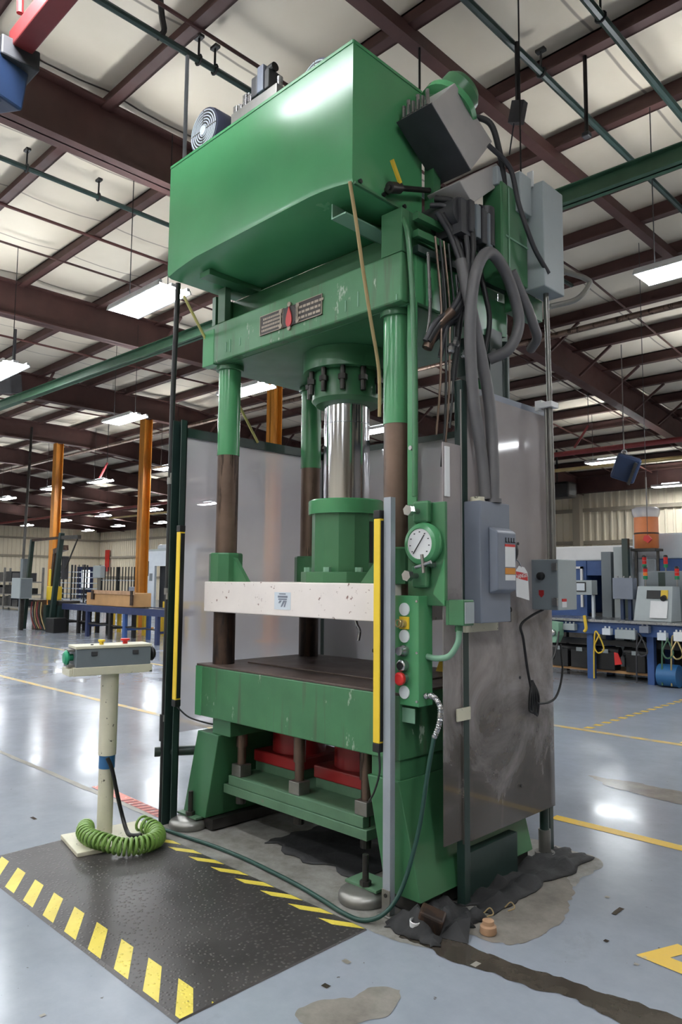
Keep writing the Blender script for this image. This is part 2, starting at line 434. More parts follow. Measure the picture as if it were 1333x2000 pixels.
# bridging / sag members that run across the purlins
def runner(name, x, z, r, mat, y0=YF+.2, y1=YB-.2, sq=False):
    g = G()
    for a, b in ((y0, min(y1, 12.5)), (12.5, y1)):
        if b <= a: continue
        A, B = (x, a, z+drop(a)), (x, b, z+drop(b))
        (g.bar(A, B, r*2) if sq else g.cyl(A, B, r, n=8))
    return mk(name, g, mat, ceiling, sm=None if sq else 40)
runner('bridging_beam', -4.42, 6.95, .07, 'maroon', sq=True)
for x in (-10.9, -17, -23.1, -29.2, -35.3): runner('sag_rod', x, 6.98, .025, 'maroon_red')
for x in (-2.95, -5.9, -8.9, -12.2, 1.4): runner('sag_rod', x, 7.0, .02, 'maroon')
runner('sprinkler_pipe', -6.05, 6.80, .035, 'dark_green', y1=12)
runner('sprinkler_pipe', -9.35, 6.80, .035, 'dark_green', y1=12)
runner('sprinkler_pipe', -3.62, 6.80, .04, 'dark_green')
runner('sprinkler_pipe', -2.83, 6.80, .045, 'dark_green')
for x, y in ((-6.05, 4.0), (-6.05, 4.2), (-9.35, 3.6), (-9.35, 4.6), (-2.83, 6.3), (-2.83, 9.1), (-3.62, 6.6)):
    mk('pipe_hanger', G().cyl((x, y, 6.8), (x, y, 7.05), .012, n=6).ring((x, y, 6.8), (0, 1, 0), .05, .012, 12, 6).box(x-.05, x+.05, y-.03, y+.03, 7.03, 7.06), 'black', ceiling)
# walls: ribbed sheet
def ribbed(L, h, pitch=.30, d=.05):
    prof = []; n = int(L/pitch)
    for i in range(n):
        a = i*pitch; prof += [(a, 0), (a+pitch*.62, 0), (a+pitch*.72, d), (a+pitch*.9, d)]
    prof.append((L, 0)); return prof
def wall_mesh(prof, place, h):
    g = G()
    for p in prof: g.v.append(place(p[0], p[1], 0)); g.v.append(place(p[0], p[1], h))
    g.f += [(2*i, 2*i+2, 2*i+3, 2*i+1) for i in range(len(prof)-1)]
    return g
wall_back = struct('wall_back', wall_mesh(ribbed(XR-XL, 6.2), lambda a, d, z: (XL+a, YB-d, z), 6.2), 'wall_cream')
wall_left = struct('wall_left', wall_mesh(ribbed(YB-YF, 7.5), lambda a, d, z: (XL+d, YF+a, z), 7.5), 'wall_cream')
struct('wall_right', G().box(XR, XR+.2, YF, YB, 0, 7.5), 'wall_cream')
struct('wall_front', G().box(XL, XR, YF-.2, YF, 0, 7.5), 'wall_cream')
for z in (1.5, 3.0, 4.3): mk('wall_girt', G().box(XL+.1, XR-.1, YB-.16, YB-.055, z, z+.14), 'wall_dim', wall_back)
for z in (3.0, 4.3): mk('wall_girt', G().box(XL+.055, XL+.16, YF+.1, YB-.2, z, z+.14), 'wall_dim', wall_left)
for x in gird_x[2:8]:
    mk('wall_column', G().box(x-.15, x+.15, YB-.5, YB-.2, 0, 5.0), 'wall_dim', wall_back)
# dark eave band where the roof meets the wall
mk('eave_trim', G().box(XL+.1, XR-.1, YB-.35, YB-.1, 5.05, 5.75), 'maroon', wall_back)
mk('eave_trim', G().box(XL+.08, XL+.3, YF+.1, YB-.4, 5.2, 6.9), 'maroon', wall_left)
# doors and openings far away
d = struct('door_1', G().box(XL+.06, XL+.12, 26.2, 27.5, 0, 2.35), 'blue_dark')
mk('door_pane', G().box(XL+.12, XL+.14, 26.55, 27.2, .75, 2.1), 'daylight', d)
# floor paint, joints and stains (thin layers that belong to the floor)
def patch(name, pts, mat, z=.002, label=None):
    g = G(); n = len(pts); g.v = [(p[0], p[1], z) for p in pts]; g.f = [tuple(range(n))]
    return mk(name, g, mat, floor, label=label)
def strip(name, a, b, w, mat, z=.002):
    a, b = Vector((*a, 0)), Vector((*b, 0)); d = (b-a).normalized(); n = Vector((-d.y, d.x, 0))*w/2
    return patch(name, [a+n, a-n, b-n, b+n], mat, z)
strip('floor_line', (-26, 4.42), (-4.3, 4.53), .085, 'line_worn')
strip('floor_line', (-2.44, 4.44), (2.0, 4.53), .09, 'line_yellow')
strip('floor_line', (-8.5, 7.12), (1.5, 7.3), .09, 'line_worn')
strip('floor_line', (-22, 6.95), (-8.7, 7.1), .085, 'line_worn')
for k in range(30):
    y = 7.3+k*.2; patch('hazard_dash', [(-3.66, y), (-3.58, y+.03), (-3.58, y+.12), (-3.66, y+.09)], 'line_yellow')
for k in range(18):
    y = 7.3+k*.2; patch('hazard_dash', [(-2.7, y), (-2.62, y+.03), (-2.62, y+.12), (-2.7, y+.09)], 'line_yellow')
patch('floor_mark', [(-1.335, 3.075), (-1.26, 3.075), (-1.18, 3.27), (-1.25, 3.29)], 'line_yellow')
patch('floor_mark', [(-1.33, 3.07), (-.85, 3.03), (-.85, 3.12), (-1.28, 3.155)], 'line_yellow', .0025)
for k in range(9):
    x = -4.66+k*.06; patch('hazard_tape', [(x, 2.62), (x+.03, 2.62), (x+.055, 2.70), (x+.025, 2.70)], 'red_pipe', .004)
strip('tape_strip', (-5.1, 2.68), (-4.1, 2.655), .085, 'tape_red', .003)
def blob(pts, jit, seed, rep=5):
    from mathutils import noise as mn
    P = smooth([Vector((*p, 0)) for p in pts]+[Vector((*pts[0], 0))], rep*3)[:-1] if jit > .005 and rep < 12 else None
    if P is None:
        Q = [Vector((*p, 0)) for p in pts]; P = [Q[i].lerp(Q[(i+1) % len(Q)], k/(rep*3)) for i in range(len(Q)) for k in range(rep*3)]
    out = []
    for q in P:
        d = [mn.noise(Vector((q.x*6+o, q.y*6, seed*3.1)))*1.4+mn.noise(Vector((q.x*22+o, q.y*22, seed*1.7)))*.8 for o in (0, 50)]
        out.append((q.x+jit*d[0], q.y+jit*d[1]))
    return out
patch('floor_joint', blob([(-7.2, 2.56), (-4.2, 2.58), (-4.2, 2.63), (-7.2, 2.60)], .008, 3, 14), 'joint')
patch('wet_joint', blob([(-2.10, 2.50), (-1.85, 2.50), (-1.6, 2.545), (-1.35, 2.60), (-1.1, 2.58), (-.6, 2.62), (-.6, 2.76), (-1.1, 2.75), (-1.35, 2.70), (-1.6, 2.68), (-1.85, 2.66), (-2.10, 2.74)], .022, 4), 'wet')
patch('wet_stain', blob([(-1.85, 2.20), (-1.78, 2.08), (-1.80, 1.98), (-1.84, 1.90), (-1.9, 1.8), (-2.0, 1.82), (-1.98, 1.95), (-1.93, 2.05), (-1.93, 2.14)], .018, 5), 'wet_light')
patch('puddle', blob([(-2.75, 5.55), (-2.5, 5.38), (-2.1, 5.30), (-1.7, 5.32), (-1.7, 5.52), (-2.05, 5.62), (-2.45, 5.62)], .03, 6), 'wet_light')
patch('bare_patch', blob([(-4.05, 2.46), (-2.2, 2.46), (-1.98, 2.62), (-1.92, 3.0), (-1.85, 3.75), (-2.1, 3.98), (-4.05, 3.8)], .03, 8, 9), 'bare_floor', .0015)
patch('wet_stain', blob([(-2.0, 2.72), (-1.72, 2.80), (-1.70, 3.1), (-1.82, 3.5), (-1.95, 3.6), (-2.0, 3.1)], .03, 9), 'wet_light', .0018)
for i, (x, y, a, b) in enumerate(((-1.56, 3.41, .012, .045), (-1.66, 3.52, .01, .012), (-1.47, 3.1, .01, .012), (-2.12, 2.2, .018, .012), (-2.05, 2.02, .015, .012), (-1.75, 2.55, .012, .02), (-3.1, 1.15, .012, .01), (-2.6, 1.2, .008, .01), (-3.75, 1.05, .012, .015), (-5.0, 1.9, .02, .01), (-4.7, 2.05, .03, .01), (-1.3, 3.0, .01, .01))):
    patch('paint_chip', blob([(x-a, y-b), (x+a, y-b), (x+a, y+b), (x-a, y+b)], .004, 20+i, 2), 'joint' if i % 2 else 'wet', .0022)

# overhead green runway beam
g = G(); y0 = 5.63; z0 = 4.75
g.box(-46, 10, y0-.01, y0+.01, z0+.0, z0+.15); g.box(-46, 10, y0-.06, y0+.06, z0, z0+.014); g.box(-46, 10, y0-.06, y0+.06, z0+.14, z0+.15)
rb = solo('runway_beam', g, 'beam_green', 'long green steel runway beam crossing the hall behind the press', 'beam', (-1.9, y0, z0))
rb.location.y = 5.74; rb.rotation_euler = (0, 0, .030)
# orange columns
def column(x, label):
    t = thing('steel_column', label, 'column', (x, 11.7, 0), 'orange building columns')
    w, d = .14, .135
    mk('shaft', G().box(x-.012, x+.012, 11.7-d, 11.7+d, .03, 6.38).box(x-w, x+w, 11.7-d, 11.7-d+.025, .03, 6.38).box(x-w, x+w, 11.7+d-.025, 11.7+d, .03, 6.38), 'orange', t)
    mk('base_plate', G().box(x-.3, x+.3, 11.4, 12.0, .0, .03), 'orange', t)
column(-7.8, 'orange steel column seen between the grey hoses and the guard panel')
column(-13.9, 'orange steel column rising behind the clear guard between the press columns')
column(-20.0, 'orange steel column just left of the dark guard post, behind the cardboard carton')
column(-26.1, 'farther orange steel column behind the tall dark machine frame')

# ------------------------------------------------------------------ hanging fluorescent fixtures
def make_light():
    t = thing('ceiling_light', 'x', 'light', (0, 0, 0), local=True)
    g = G().box(-.6, .6, -.21, -.17, .03, .07).box(-.6, .6, -.045, .045, .03, .07).box(-.6, .6, .17, .21, .03, .07)
    g.hexa([(-.61, -.23, 0), (.61, -.23, 0), (.61, -.21, 0), (-.61, -.21, 0), (-.6, -.22, .05), (.6, -.22, .05), (.6, -.2, .05), (-.6, -.2, .05)])
    g.hexa([(-.61, .21, 0), (.61, .21, 0), (.61, .23, 0), (-.61, .23, 0), (-.6, .2, .05), (.6, .2, .05), (.6, .22, .05), (-.6, .22, .05)])
    mk('housing', g, 'white', t)
    mk('diffuser', G().box(-.6, .6, -.205, .205, .005, .029), 'lamp', t)
    for sx in (-.45, .45): mk('hanger_wire', G().cyl((sx, 0, .07), (sx, 0, 2.0), .006, n=5), 'black', t)
    mk('ballast_box', G().box(-.3, .3, -.04, .04, .07, .13), 'grey_light', t)
    return t
LT = make_light(); used = [False]
def light(x, y, label, z=4.9, group='fluorescent fixtures hanging from the roof'):
    if not used[0]:
        used[0] = True; LT.location = (x, y, z); LT['label'] = label; LT['group'] = group; return LT
    return copy_tree(LT, (x, y, z), label, group)
for x, y, l in ((-7.93, 4.6, 'bright fluorescent fixture hanging beside the lower corner of the green oil tank'),
    (-12.45, 4.55, 'fluorescent fixture cut by the picture edge, level with the green beam'),
    (-14.34, 7.85, 'fluorescent fixture beside the top of the orange column left of the guard post'),
    (-10.48, 8.13, 'fluorescent fixture seen just right of the front left press column'),
    (-2.64, 8.1, 'fluorescent fixture at the picture edge beside the tall grey electrical box'),
    (-11.14, 12.4, 'fluorescent fixture seen between the chrome ram and the press column'),
    (-19.7, 12.35, 'fluorescent fixture partly hidden by the top of the dark guard post'),
    (-24.4, 12.5, 'fluorescent fixture with raised red pull cord between the two orange columns'),
    (-27.75, 12.25, 'fluorescent fixture crossing in front of the farther orange column'),
    (-32.9, 12.5, 'fluorescent fixture at the far picture edge above the storage racks'),
    (-27.9, 19.6, 'fluorescent fixture seen through the clear guard right of the yellow light curtain'),
    (-32.6, 19.6, 'fluorescent fixture just right of the nearer orange column, lower row'),
    (-37.8, 19.6, 'fluorescent fixture halfway between the orange columns, middle row'),
    (-43.0, 19.8, 'fluorescent fixture just right of the farther orange column, middle row'),
    (-48.9, 20.0, 'small far fluorescent fixture above the tall dark machine frame'),
    (-39.7, 24.5, 'small far fluorescent fixture touching the dark guard post'),
    (-44.6, 24.2, 'small far fluorescent fixture above the red wall banner'),
    (-50.6, 25.1, 'lowest small far fluorescent fixture above the bright door'),
    (-9.15, 20.1, 'fluorescent fixture partly hidden behind the blue hanging heater'),
    (-9.85, 26.6, 'long fluorescent fixture at the picture edge above the orange drum')):
    light(x, y, l)
for y in (-6.4, -2.6, 1.2):
    for x in (-16.6, -12.2, -7.8, -3.4, 1.0):
        light(x, y, 'fluorescent fixture of the rows over the aisle in front of the press', group='fluorescent fixtures over the front aisle')
for x, y in ((2.0, 8.1), (1.2, 12.4), (0, 20), (6, 20), (-16.8, 4.6), (-21.2, 4.6), (-21.2, 1.25), (-21.2, -2.6), (-25.6, 4.6), (-30, 4.6), (-25.6, -2.6), (-30, -2.6), (-34, 1.25), (-38, 4.6), (-38, -2.6), (-42.4, 4.6), (-42.4, 1.25), (-46.8, 4.6), (-46.8, 8.1), (-51, 4.6), (-51, 8.1), (-51, 12.4), (-47, 12.4), (-42.4, 12.4), (-38, 12.4), (-34, 8.1), (-29.6, 8.1), (-25.2, 8.1), (-38.4, 8.1), (-4.5, 24.5), (0, 24.5), (5, 24.5), (-4.6, 16), (1, 16), (6, 16)):
    if y > YF: light(x, y, 'fluorescent fixture of the rows past the picture edges', group='fluorescent fixtures past the picture edges')

# overhead odds and ends
t = thing('jib_arm', 'red overhead jib beam with a dark blue hoist at the corner of the picture', 'hoist', (-4.1, 1.52, 4.4))
mk('beam', G().box(-4.15, -2.2, 1.46, 1.575, 4.5, 4.62), 'red_pipe', t, bevel=.01)
mk('hoist_body', G().obox((-4.30, 1.43, 4.36), (.34, .22, .24), (0, .2, .3)).cyl((-4.45, 1.36, 4.30), (-4.15, 1.44, 4.30), .09, n=16), 'blue_navy', t, bevel=.015)
mk('trolley', G().box(-4.32, -4.08, 1.40, 1.62, 4.42, 4.54), 'charcoal', t, bevel=.01); mk('guard_bow', G().tube([(-4.02, 1.47, 4.66), (-4.0, 1.46, 4.85), (-3.93, 1.47, 4.92), (-3.86, 1.48, 4.84), (-3.84, 1.49, 4.66)], .02), 'red_pipe', t, sm=40)
def drop_cord(name, pts, r, label, cat, mat='black', end=None):
    t = thing(name, label, cat, pts[-1]); mk('cord', G().tube(pts, r, 6, 4), mat, t, sm=40)
    if end: mk('end_fitting', end, 'charcoal', t, bevel=.01)
    return t
drop_cord('pendant_cord', [(-4.376, 5.518, 7.0), (-4.376, 5.518, 6.5), (-4.376, 5.518, 5.9)], .012, 'thin black wire dropping from the roof to the back corner of the oil tank', 'cord', end=G().box(-4.4, -4.35, 5.5, 5.54, 5.86, 5.92))
drop_cord('reel_cord', [(-3.56, 6.02, 6.78), (-3.56, 6.02, 6.4), (-3.56, 6.02, 6.15)], .022, 'black cord reel drop with a bunched plug end hanging under the roof pipe', 'cord reel', end=G().obox((-3.56, 6.02, 6.05), (.13, .1, .2), (.2, .3, .2)).cyl((-3.6, 6.02, 5.98), (-3.66, 6.02, 5.66), .008, n=6))
drop_cord('threaded_rod', [(-3.3, 6.941, 7.0), (-3.3, 6.941, 6.5), (-3.3, 6.941, 6.14)], .022, 'short black hanger rod dropping from the second roof purlin', 'rod', end=G().box(-3.34, -3.26, 6.9, 6.98, 6.1, 6.15))
drop_cord('long_wire', [(-3.403, 5.794, 7.0), (-3.403, 5.794, 6.0), (-3.403, 5.794, 4.6)], .008, 'long thin black wire hanging down behind the rear electrical box', 'wire')
drop_cord('hook_chain', [(-6.0, 3.5, 7.2), (-6.03, 3.55, 7.0), (-6.02, 3.57, 6.85), (-6.07, 3.52, 6.78)], .03, 'dark chain clamp hanging over the roof pipe at the top edge', 'clamp')
solo('conduit_drop', G().cyl((-6.05, 3.865, 5.0), (-6.05, 3.865, 6.79), .02, n=8), 'post_grey', 'slim grey pipe dropping from the roof pipe behind the tank fan', 'pipe', (-6.05, 3.865, 5.0), sm=40)
g = G().cyl((-60+6, 19.3, 5.15), (9, 19.3, 5.15), .075, n=10)
solo('sprinkler_main', g, 'red_pipe', 'red sprinkler main running across the hall below the roof', 'pipe', (-10, 19.3, 5.15), sm=40)
for k, (y, z) in enumerate(((12.9, 6.3), (21.2, 5.0))):
    solo('roof_pipe', G().cyl((-40, y, z), (9, y, z), .06, n=10), ('steel_brown', 'brass')[k], ('brown pipe running along the high side of the roof ridge', 'pale yellow pipe running just below the red sprinkler main')[k], 'pipe', (-10, y, z), sm=40)

# ================================================================== THE PRESS
X0, X1, PF, PB = -3.89, -2.25, 2.68, 3.64
XC, YC = -3.07, 3.16
press = thing('hydraulic_press', 'tall green four-column hydraulic press with oil tank on top and white moving platen', 'press', (XC, YC, 0))
P = press
# bed
bed = mk('bed', G().box(X0, X1, PF, PB, .667, .966), 'green_worn', P, bevel=.006)
mk('bed_end_plate', G().box(X0-.004, X0+.06, PF-.004, PB+.004, .667, .966), 'green_smooth', bed, bevel=.003)
top = mk('bed_top', G().box(X0, X1, PF, PB, .966, .978), 'rust_plate', P, bevel=.002, label='brown rusted steel table top of the bed')
mk('die_plate', G().box(-3.70, -2.44, 2.93, 3.42, .978, .986), 'rust_plate', top, bevel=.002)
# pedestals
def pedestal(s):
    xo = X0+.03 if s < 0 else X1-.005; xi = xo+.215 if s < 0 else xo-.195
    bo, bi = xo+s*.13, xi+s*.117
    a, b, c, d = sorted((xo, xi))+sorted((bo, bi))
    g = G().hexa([(c, PF, .075), (d, PF, .075), (d, PB, .075), (c, PB, .075), (a, PF, .575), (b, PF, .575), (b, PB, .575), (a, PB, .575)])
    p = mk('pedestal', g, 'green', P, bevel=.004)
    mk('spacer_block', G().box(-3.735 if s < 0 else -2.44, -3.56 if s < 0 else -2.262, PF+.02, PB-.02, .575, .667), 'green', P, bevel=.003)
    mk('foot_channel', G().box(min(bo, bi)+.02, max(bo, bi)+(.05 if s < 0 else -.02), PF+.02, PB-.02, .012, .072), 'steel_dark', p)
    return p
for s in (-1, 1): pedestal(s)
def foot(x, y):
    f = mk('foot_plate', G().box(x-.10, x+.10, y-.02, y+.12, .062, .075), 'green_dusty', P, bevel=.002)
    mk('levelling_pad', G().lathe([(.112, .0), (.118, .012), (.118, .030), (.108, .046), (.085, .056), (.03, .062)], (x, y, .002), n=32), 'galv', P, sm=35, label='round dull steel levelling pad')
    mk('anchor_bolt', G().cyl((x+.02, y-.005, .062), (x+.02, y-.005, .215), .015, n=12).lathe([(.028, 0), (.028, .022)], (x+.02, y-.005, .075), n=6), 'steel_dark', P)
for x in (-3.90, -2.455):
    for y in (2.66, 3.62): foot(x, y)
# cushion cradle under the bed
cr = mk('cushion_plate', G().box(-3.66, -2.56, 2.77, 3.55, .275, .33), 'green_dusty', P, bevel=.003)
mk('cushion_plate', G().box(-3.70, -2.53, 2.765, 3.56, .222, .273), 'green_dusty', P, bevel=.003)
for i, x in enumerate((-3.60, -3.085, -2.585)):
    for y in (2.82, 3.5):
        mk('tie_rod', G().cyl((x, y, .20), (x, y, .667), .026, n=16).cyl((x, y, .50), (x, y, .667), .034, n=16), 'steel_brown', P, sm=40)
        n = mk('clamp_nut', G().box(x-.042, x+.042, y-.042, y+.042, .33, .40), 'galv', P, bevel=.004)
        mk('stud_end', G().cyl((x, y, .17), (x, y, .222), .03, n=12), 'steel_dark', n)
for x in (-3.46, -2.92):
    r = mk('red_cylinder', G().box(x-.20, x+.20, 2.96, 3.36, .385, .455), 'red', P, bevel=.008, label='red painted cushion cylinder')
    mk('cylinder_body', G().cyl((x, 3.16, .455), (x, 3.16, .64), .165, n=28), 'red', r, sm=40)
    mk('mounting_block', G().box(x-.19, x+.19, 2.97, 3.35, .33, .385), 'green_dusty', P, bevel=.003)
# columns
def col(x, y):
    mk('column', G().cyl((x, y, 1.30), (x, y, 2.28), .068, n=32), 'steel_brown', P, sm=40, label='bare brown steel stretch of the column')
    mk('column_foot', G().cyl((x, y, .978), (x, y, 1.30), .068, n=32), 'rust', P, sm=40)
    mk('column_sleeve', G().cyl((x, y, 2.28), (x, y, 2.86), .071, n=32), 'green_smooth', P, sm=40)
    g = mk('guide_bushing', G().lathe([(.105, 0), (.105, .17), (.098, .178), (.07, .178)], (x, y, 1.484), n=10), 'green', P, sm=20)
    sx = 1 if x < XC else -1
    mk('gusset', G().prism([(x+sx*.085, 1.484), (x+sx*.235, 1.484), (x+sx*.085, 1.65)], 1, y-.014, y+.014), 'green', g)
    mk('column_nut', G().lathe([(.088, 0), (.088, .03)], (x, y, 2.83), n=24), 'green', P, sm=30)
for x in (-3.775, -2.368):
    for y in (2.80, 3.52): col(x, y)
# moving platen
pl = mk('platen', G().box(-3.83, -2.31, PF, PB, 1.30, 1.484), 'cream', P, bevel=.005, label='chipped cream white moving platen')
st = mk('sticker', G().box(-3.155, -3.02, PF-.002, PF-.0005, 1.335, 1.43), 'white_paint', pl, label='small white label with blue grey print')
mk('sticker_print', G().box(-3.115, -3.06, PF-.003, PF-.002, 1.418, 1.424).box(-3.125, -3.045, PF-.003, PF-.002, 1.40, 1.411).box(-3.12, -3.05, PF-.003, PF-.002, 1.388, 1.396).prism([(-3.10, 1.35), (-3.09, 1.35), (-3.06, 1.385), (-3.08, 1.385)], 1, PF-.003, PF-.002).prism([(-3.075, 1.35), (-3.065, 1.35), (-3.05, 1.384), (-3.06, 1.384)], 1, PF-.003, PF-.002).prism([(-3.12, 1.37), (-3.105, 1.37), (-3.09, 1.385), (-3.11, 1.385)], 1, PF-.003, PF-.002), 'grey_blue', st)
# ram and its socket
mk('ram', G().cyl((XC, YC, 1.93), (XC, YC, 2.56), .139, n=64), 'chrome', P, sm=40, label='polished chrome ram')
mk('ram_joint', G().lathe([(.1395, 0), (.1395, .004)], (XC, YC, 2.43), n=64), 'steel', P, sm=40)
so = mk('ram_socket', G().lathe([(.205, 1.545), (.205, 1.90)], (XC, YC, 0), n=14), 'green', P, sm=15)
mk('socket_flange', G().lathe([(.226, 0), (.228, .006), (.228, .078), (.222, .085), (.14, .085)], (XC, YC, 1.885), n=40), 'green_smooth', so, sm=35)
mk('socket_slot', G().box(XC+.185, XC+.2062, YC-.015, YC+.012, 1.60, 1.84), 'black', so)
sb = mk('socket_base', G().lathe([(.268, 0), (.268, .062)], (XC, YC, 1.484), n=12), 'green', so, bevel=.004)
for k in range(8):
    a = 2*PI*k/8+.3; x, y = XC+.236*math.cos(a), YC+.236*math.sin(a)
    mk('hex_bolt', G().lathe([(.022, 0), (.022, .026)], (x, y, 1.546), n=6), 'green_light', so)
# main cylinder gland below the crown
cg = mk('cylinder', G().lathe([(.27, 2.74), (.27, 2.86)], (XC, YC, 0), n=40), 'green', P, sm=35)
mk('gland', G().lathe([(.150, 0), (.19, .005), (.215, .03), (.215, .18), (.20, .21)], (XC, YC, 2.545), n=40), 'green', cg, sm=35)
for k in range(12):
    a = 2*PI*k/12+.13; x, y = XC+.232*math.cos(a), YC+.232*math.sin(a)
    mk('gland_bolt', G().cyl((x, y, 2.60), (x, y, 2.75), .016, n=10).lathe([(.027, 0), (.027, .03)], (x, y, 2.66), n=6), 'steel_dark', cg)
# crown
cw = mk('crown', G().box(-3.905, -2.24, PF+.06, PB, 2.862, 2.93).box(-3.905, -3.865, PF+.06, PB, 2.93, 3.34).box(-2.28, -2.24, PF+.06, PB, 2.93, 3.34).box(-3.865, -2.28, PF+.2, PF+.24, 2.93, 3.34).box(-3.865, -2.28, PB-.04, PB, 2.93, 3.34), 'green', P, bevel=.003)
fp = mk('crown_front_plate', G().box(-3.905, -2.24, PF, PF+.06, 2.862, 3.115), 'green_worn', P, bevel=.01)
mk('crown_end_plate', G().box(-3.91, -3.79, PF-.004, PF+.05, 2.856, 3.09), 'green_smooth', fp, bevel=.004)
mk('lifting_rib', G().box(-3.765, -3.69, PF+.005, PF+.05, 3.115, 3.34), 'green_dusty', fp, bevel=.003)
mk('corner_post', G().box(-2.375, -2.24, PF+.002, PF+.06, 3.115, 3.34), 'green', fp, bevel=.003)
mk('cross_brace', G().box(-3.865, -2.28, PF+.061, PF+.1, 3.09, 3.12), 'green', cw)
for x, z, h in ((-2.62, 2.90, .06), (-2.53, 2.905, .08), (-2.27, 2.87, .03), (-3.66, 2.91, .06), (-3.62, 2.9, .08), (-3.52, 2.92, .05)):
    mk('paint_drip', G().box(x-.003, x+.003, PF-.003, PF, z, z+h), 'green_light', fp)
# name plate on the crown
npl = mk('nameplate', G().box(-3.318, -2.798, PF-.006, PF, 2.93, 3.043), 'nameplate_dark', fp, label='dark maker plate with a red drop emblem')
g = G()
for a, b in ((-3.322, -3.114), (-3.004, -2.794)):
    for z in (2.93, 3.043): g.box(a, b, PF-.008, PF-.001, z, z+.004)
    for x in (a, b-.004): g.box(x, x+.004, PF-.008, PF-.001, 2.93, 3.046)
mk('plate_rim', g, 'nameplate_rim', npl)
mk('emblem_ring', G().lathe([(.062, 0), (.062, .008)], (-3.06, PF, 2.985), (0, -1, 0), n=32), 'nameplate_dark', npl, sm=30)
g = G()
for sx in (-1, 1):
    x = -3.06+sx*.072
    g.box(x-.004, x+.004, PF-.012, PF-.001, 2.945, 3.03).lathe([(.014, 0), (.014, .012)], (x, PF, 3.03), (0, -1, 0), n=10).lathe([(.014, 0), (.014, .012)], (x, PF, 2.945), (0, -1, 0), n=10)
for z in (3.055, 2.917): g.lathe([(.014, 0), (.014, .012)], (-3.06, PF, z), (0, -1, 0), n=10)
mk('emblem_studs', g, 'nameplate_rim', npl)
dp = [(-3.06+.034*math.sin(t)*math.sin(t/2)**1.2, 2.982+.058*math.cos(t)) for t in [2*PI*k/24 for k in range(24)]]
mk('emblem_drop', G().prism(dp, 1, PF-.013, PF-.008), 'drop_red', npl)
g = G()
r = random.Random(2)
for i, z in enumerate((3.022, 3.0, 2.978, 2.955)):
    x = -3.31+(.018 if i < 2 else .004)
    while x < -3.13: 
        w = r.uniform(.007, .012); g.box(x, x+w, PF-.0075, PF-.006, z-.006, z+.006); x += w+.004
for z in (3.015, 2.985, 2.955):
    x = -2.985
    while x < -2.81:
        w = r.uniform(.012, .035); g.box(x, x+w, PF-.0075, PF-.006, z-.007, z+.007); x += w+.006
mk('plate_lettering', g, 'nameplate_rim', npl)
# oil tank with its bowed lower lip
def tank():
    a, b, y0, y1, z0, z1 = -3.909, -2.31, 2.40, 2.93, 3.372, 4.097
    n = 16; g = G()
    xs = [a+(b-a)*i/n for i in range(n+1)]
    arch = lambda t: .040*(min(1, t/.18)**.7)*(min(1, (1-t)/.16)**.7)
    rows = []
    for prof in (lambda t: (y0, z1), lambda t: (y0, z0+arch(t)+.03), lambda t: (y0+.006, z0+arch(t)+.008), lambda t: (y0+.03, z0+arch(t)), lambda t: (y0+.16, z0), lambda t: (y1, z0), lambda t: (y1, z1)):
        o = len(g.v); rows.append(o)
        for i, x in enumerate(xs): y, z = prof(i/n); g.v.append((x, y, z))
    k = len(rows)
    for j in range(k):
        p, q = rows[j], rows[(j+1) % k]
        g.f += [(p+i, p+i+1, q+i+1, q+i) for i in range(n)]
    g.f += [tuple(r_ for r_ in rows), tuple(r_+n for r_ in rows[::-1])]
    return g
tk = mk('oil_tank', tank(), 'green_smooth', P, sm=32, label='glossy green oil tank')
mk('tank_rim', G().box(-3.909, -2.31, 2.396, 2.402, 4.085, 4.101).box(-2.314, -2.306, 2.40, 2.93, 4.085, 4.101), 'green_smooth', tk)
mk('tank_flange', G().box(-2.312, -2.298, 2.41, 2.92, 3.372, 3.384), 'green', tk)
for y in (2.45, 2.62, 2.78, 2.88): mk('flange_bolt', G().lathe([(.012, 0), (.012, .012)], (-2.31, y, 3.40), (1, 0, 0), n=6), 'black', tk)
mk('tank_saddle', G().box(-3.7, -3.6, 2.5, 2.9, 3.34, 3.372), 'green', tk); mk('tank_saddle', G().box(-2.60, -2.5, 2.75, 2.9, 3.34, 3.372), 'green', tk)
an = mk('angle_bracket', G().box(-2.525, -2.425, 2.475, 2.93, 3.295, 3.303).box(-2.525, -2.517, 2.475, 2.93, 3.303, 3.375), 'green_light', tk)
# ball valve on the tank side
v = mk('drain_valve', G().cyl((-2.262, 2.60, 3.415), (-2.262, 2.93, 3.53), .014, n=12).cyl((-2.262, 2.615, 3.42), (-2.262, 2.69, 3.446), .028, n=14).cyl((-2.31, 2.65, 3.434), (-2.25, 2.65, 3.434), .02, n=12), 'steel_dark', tk, sm=40)
mk('valve_lever', G().bar((-2.24, 2.67, 3.455), (-2.235, 2.60, 3.545), .012, .022), 'yellow_frame', v)
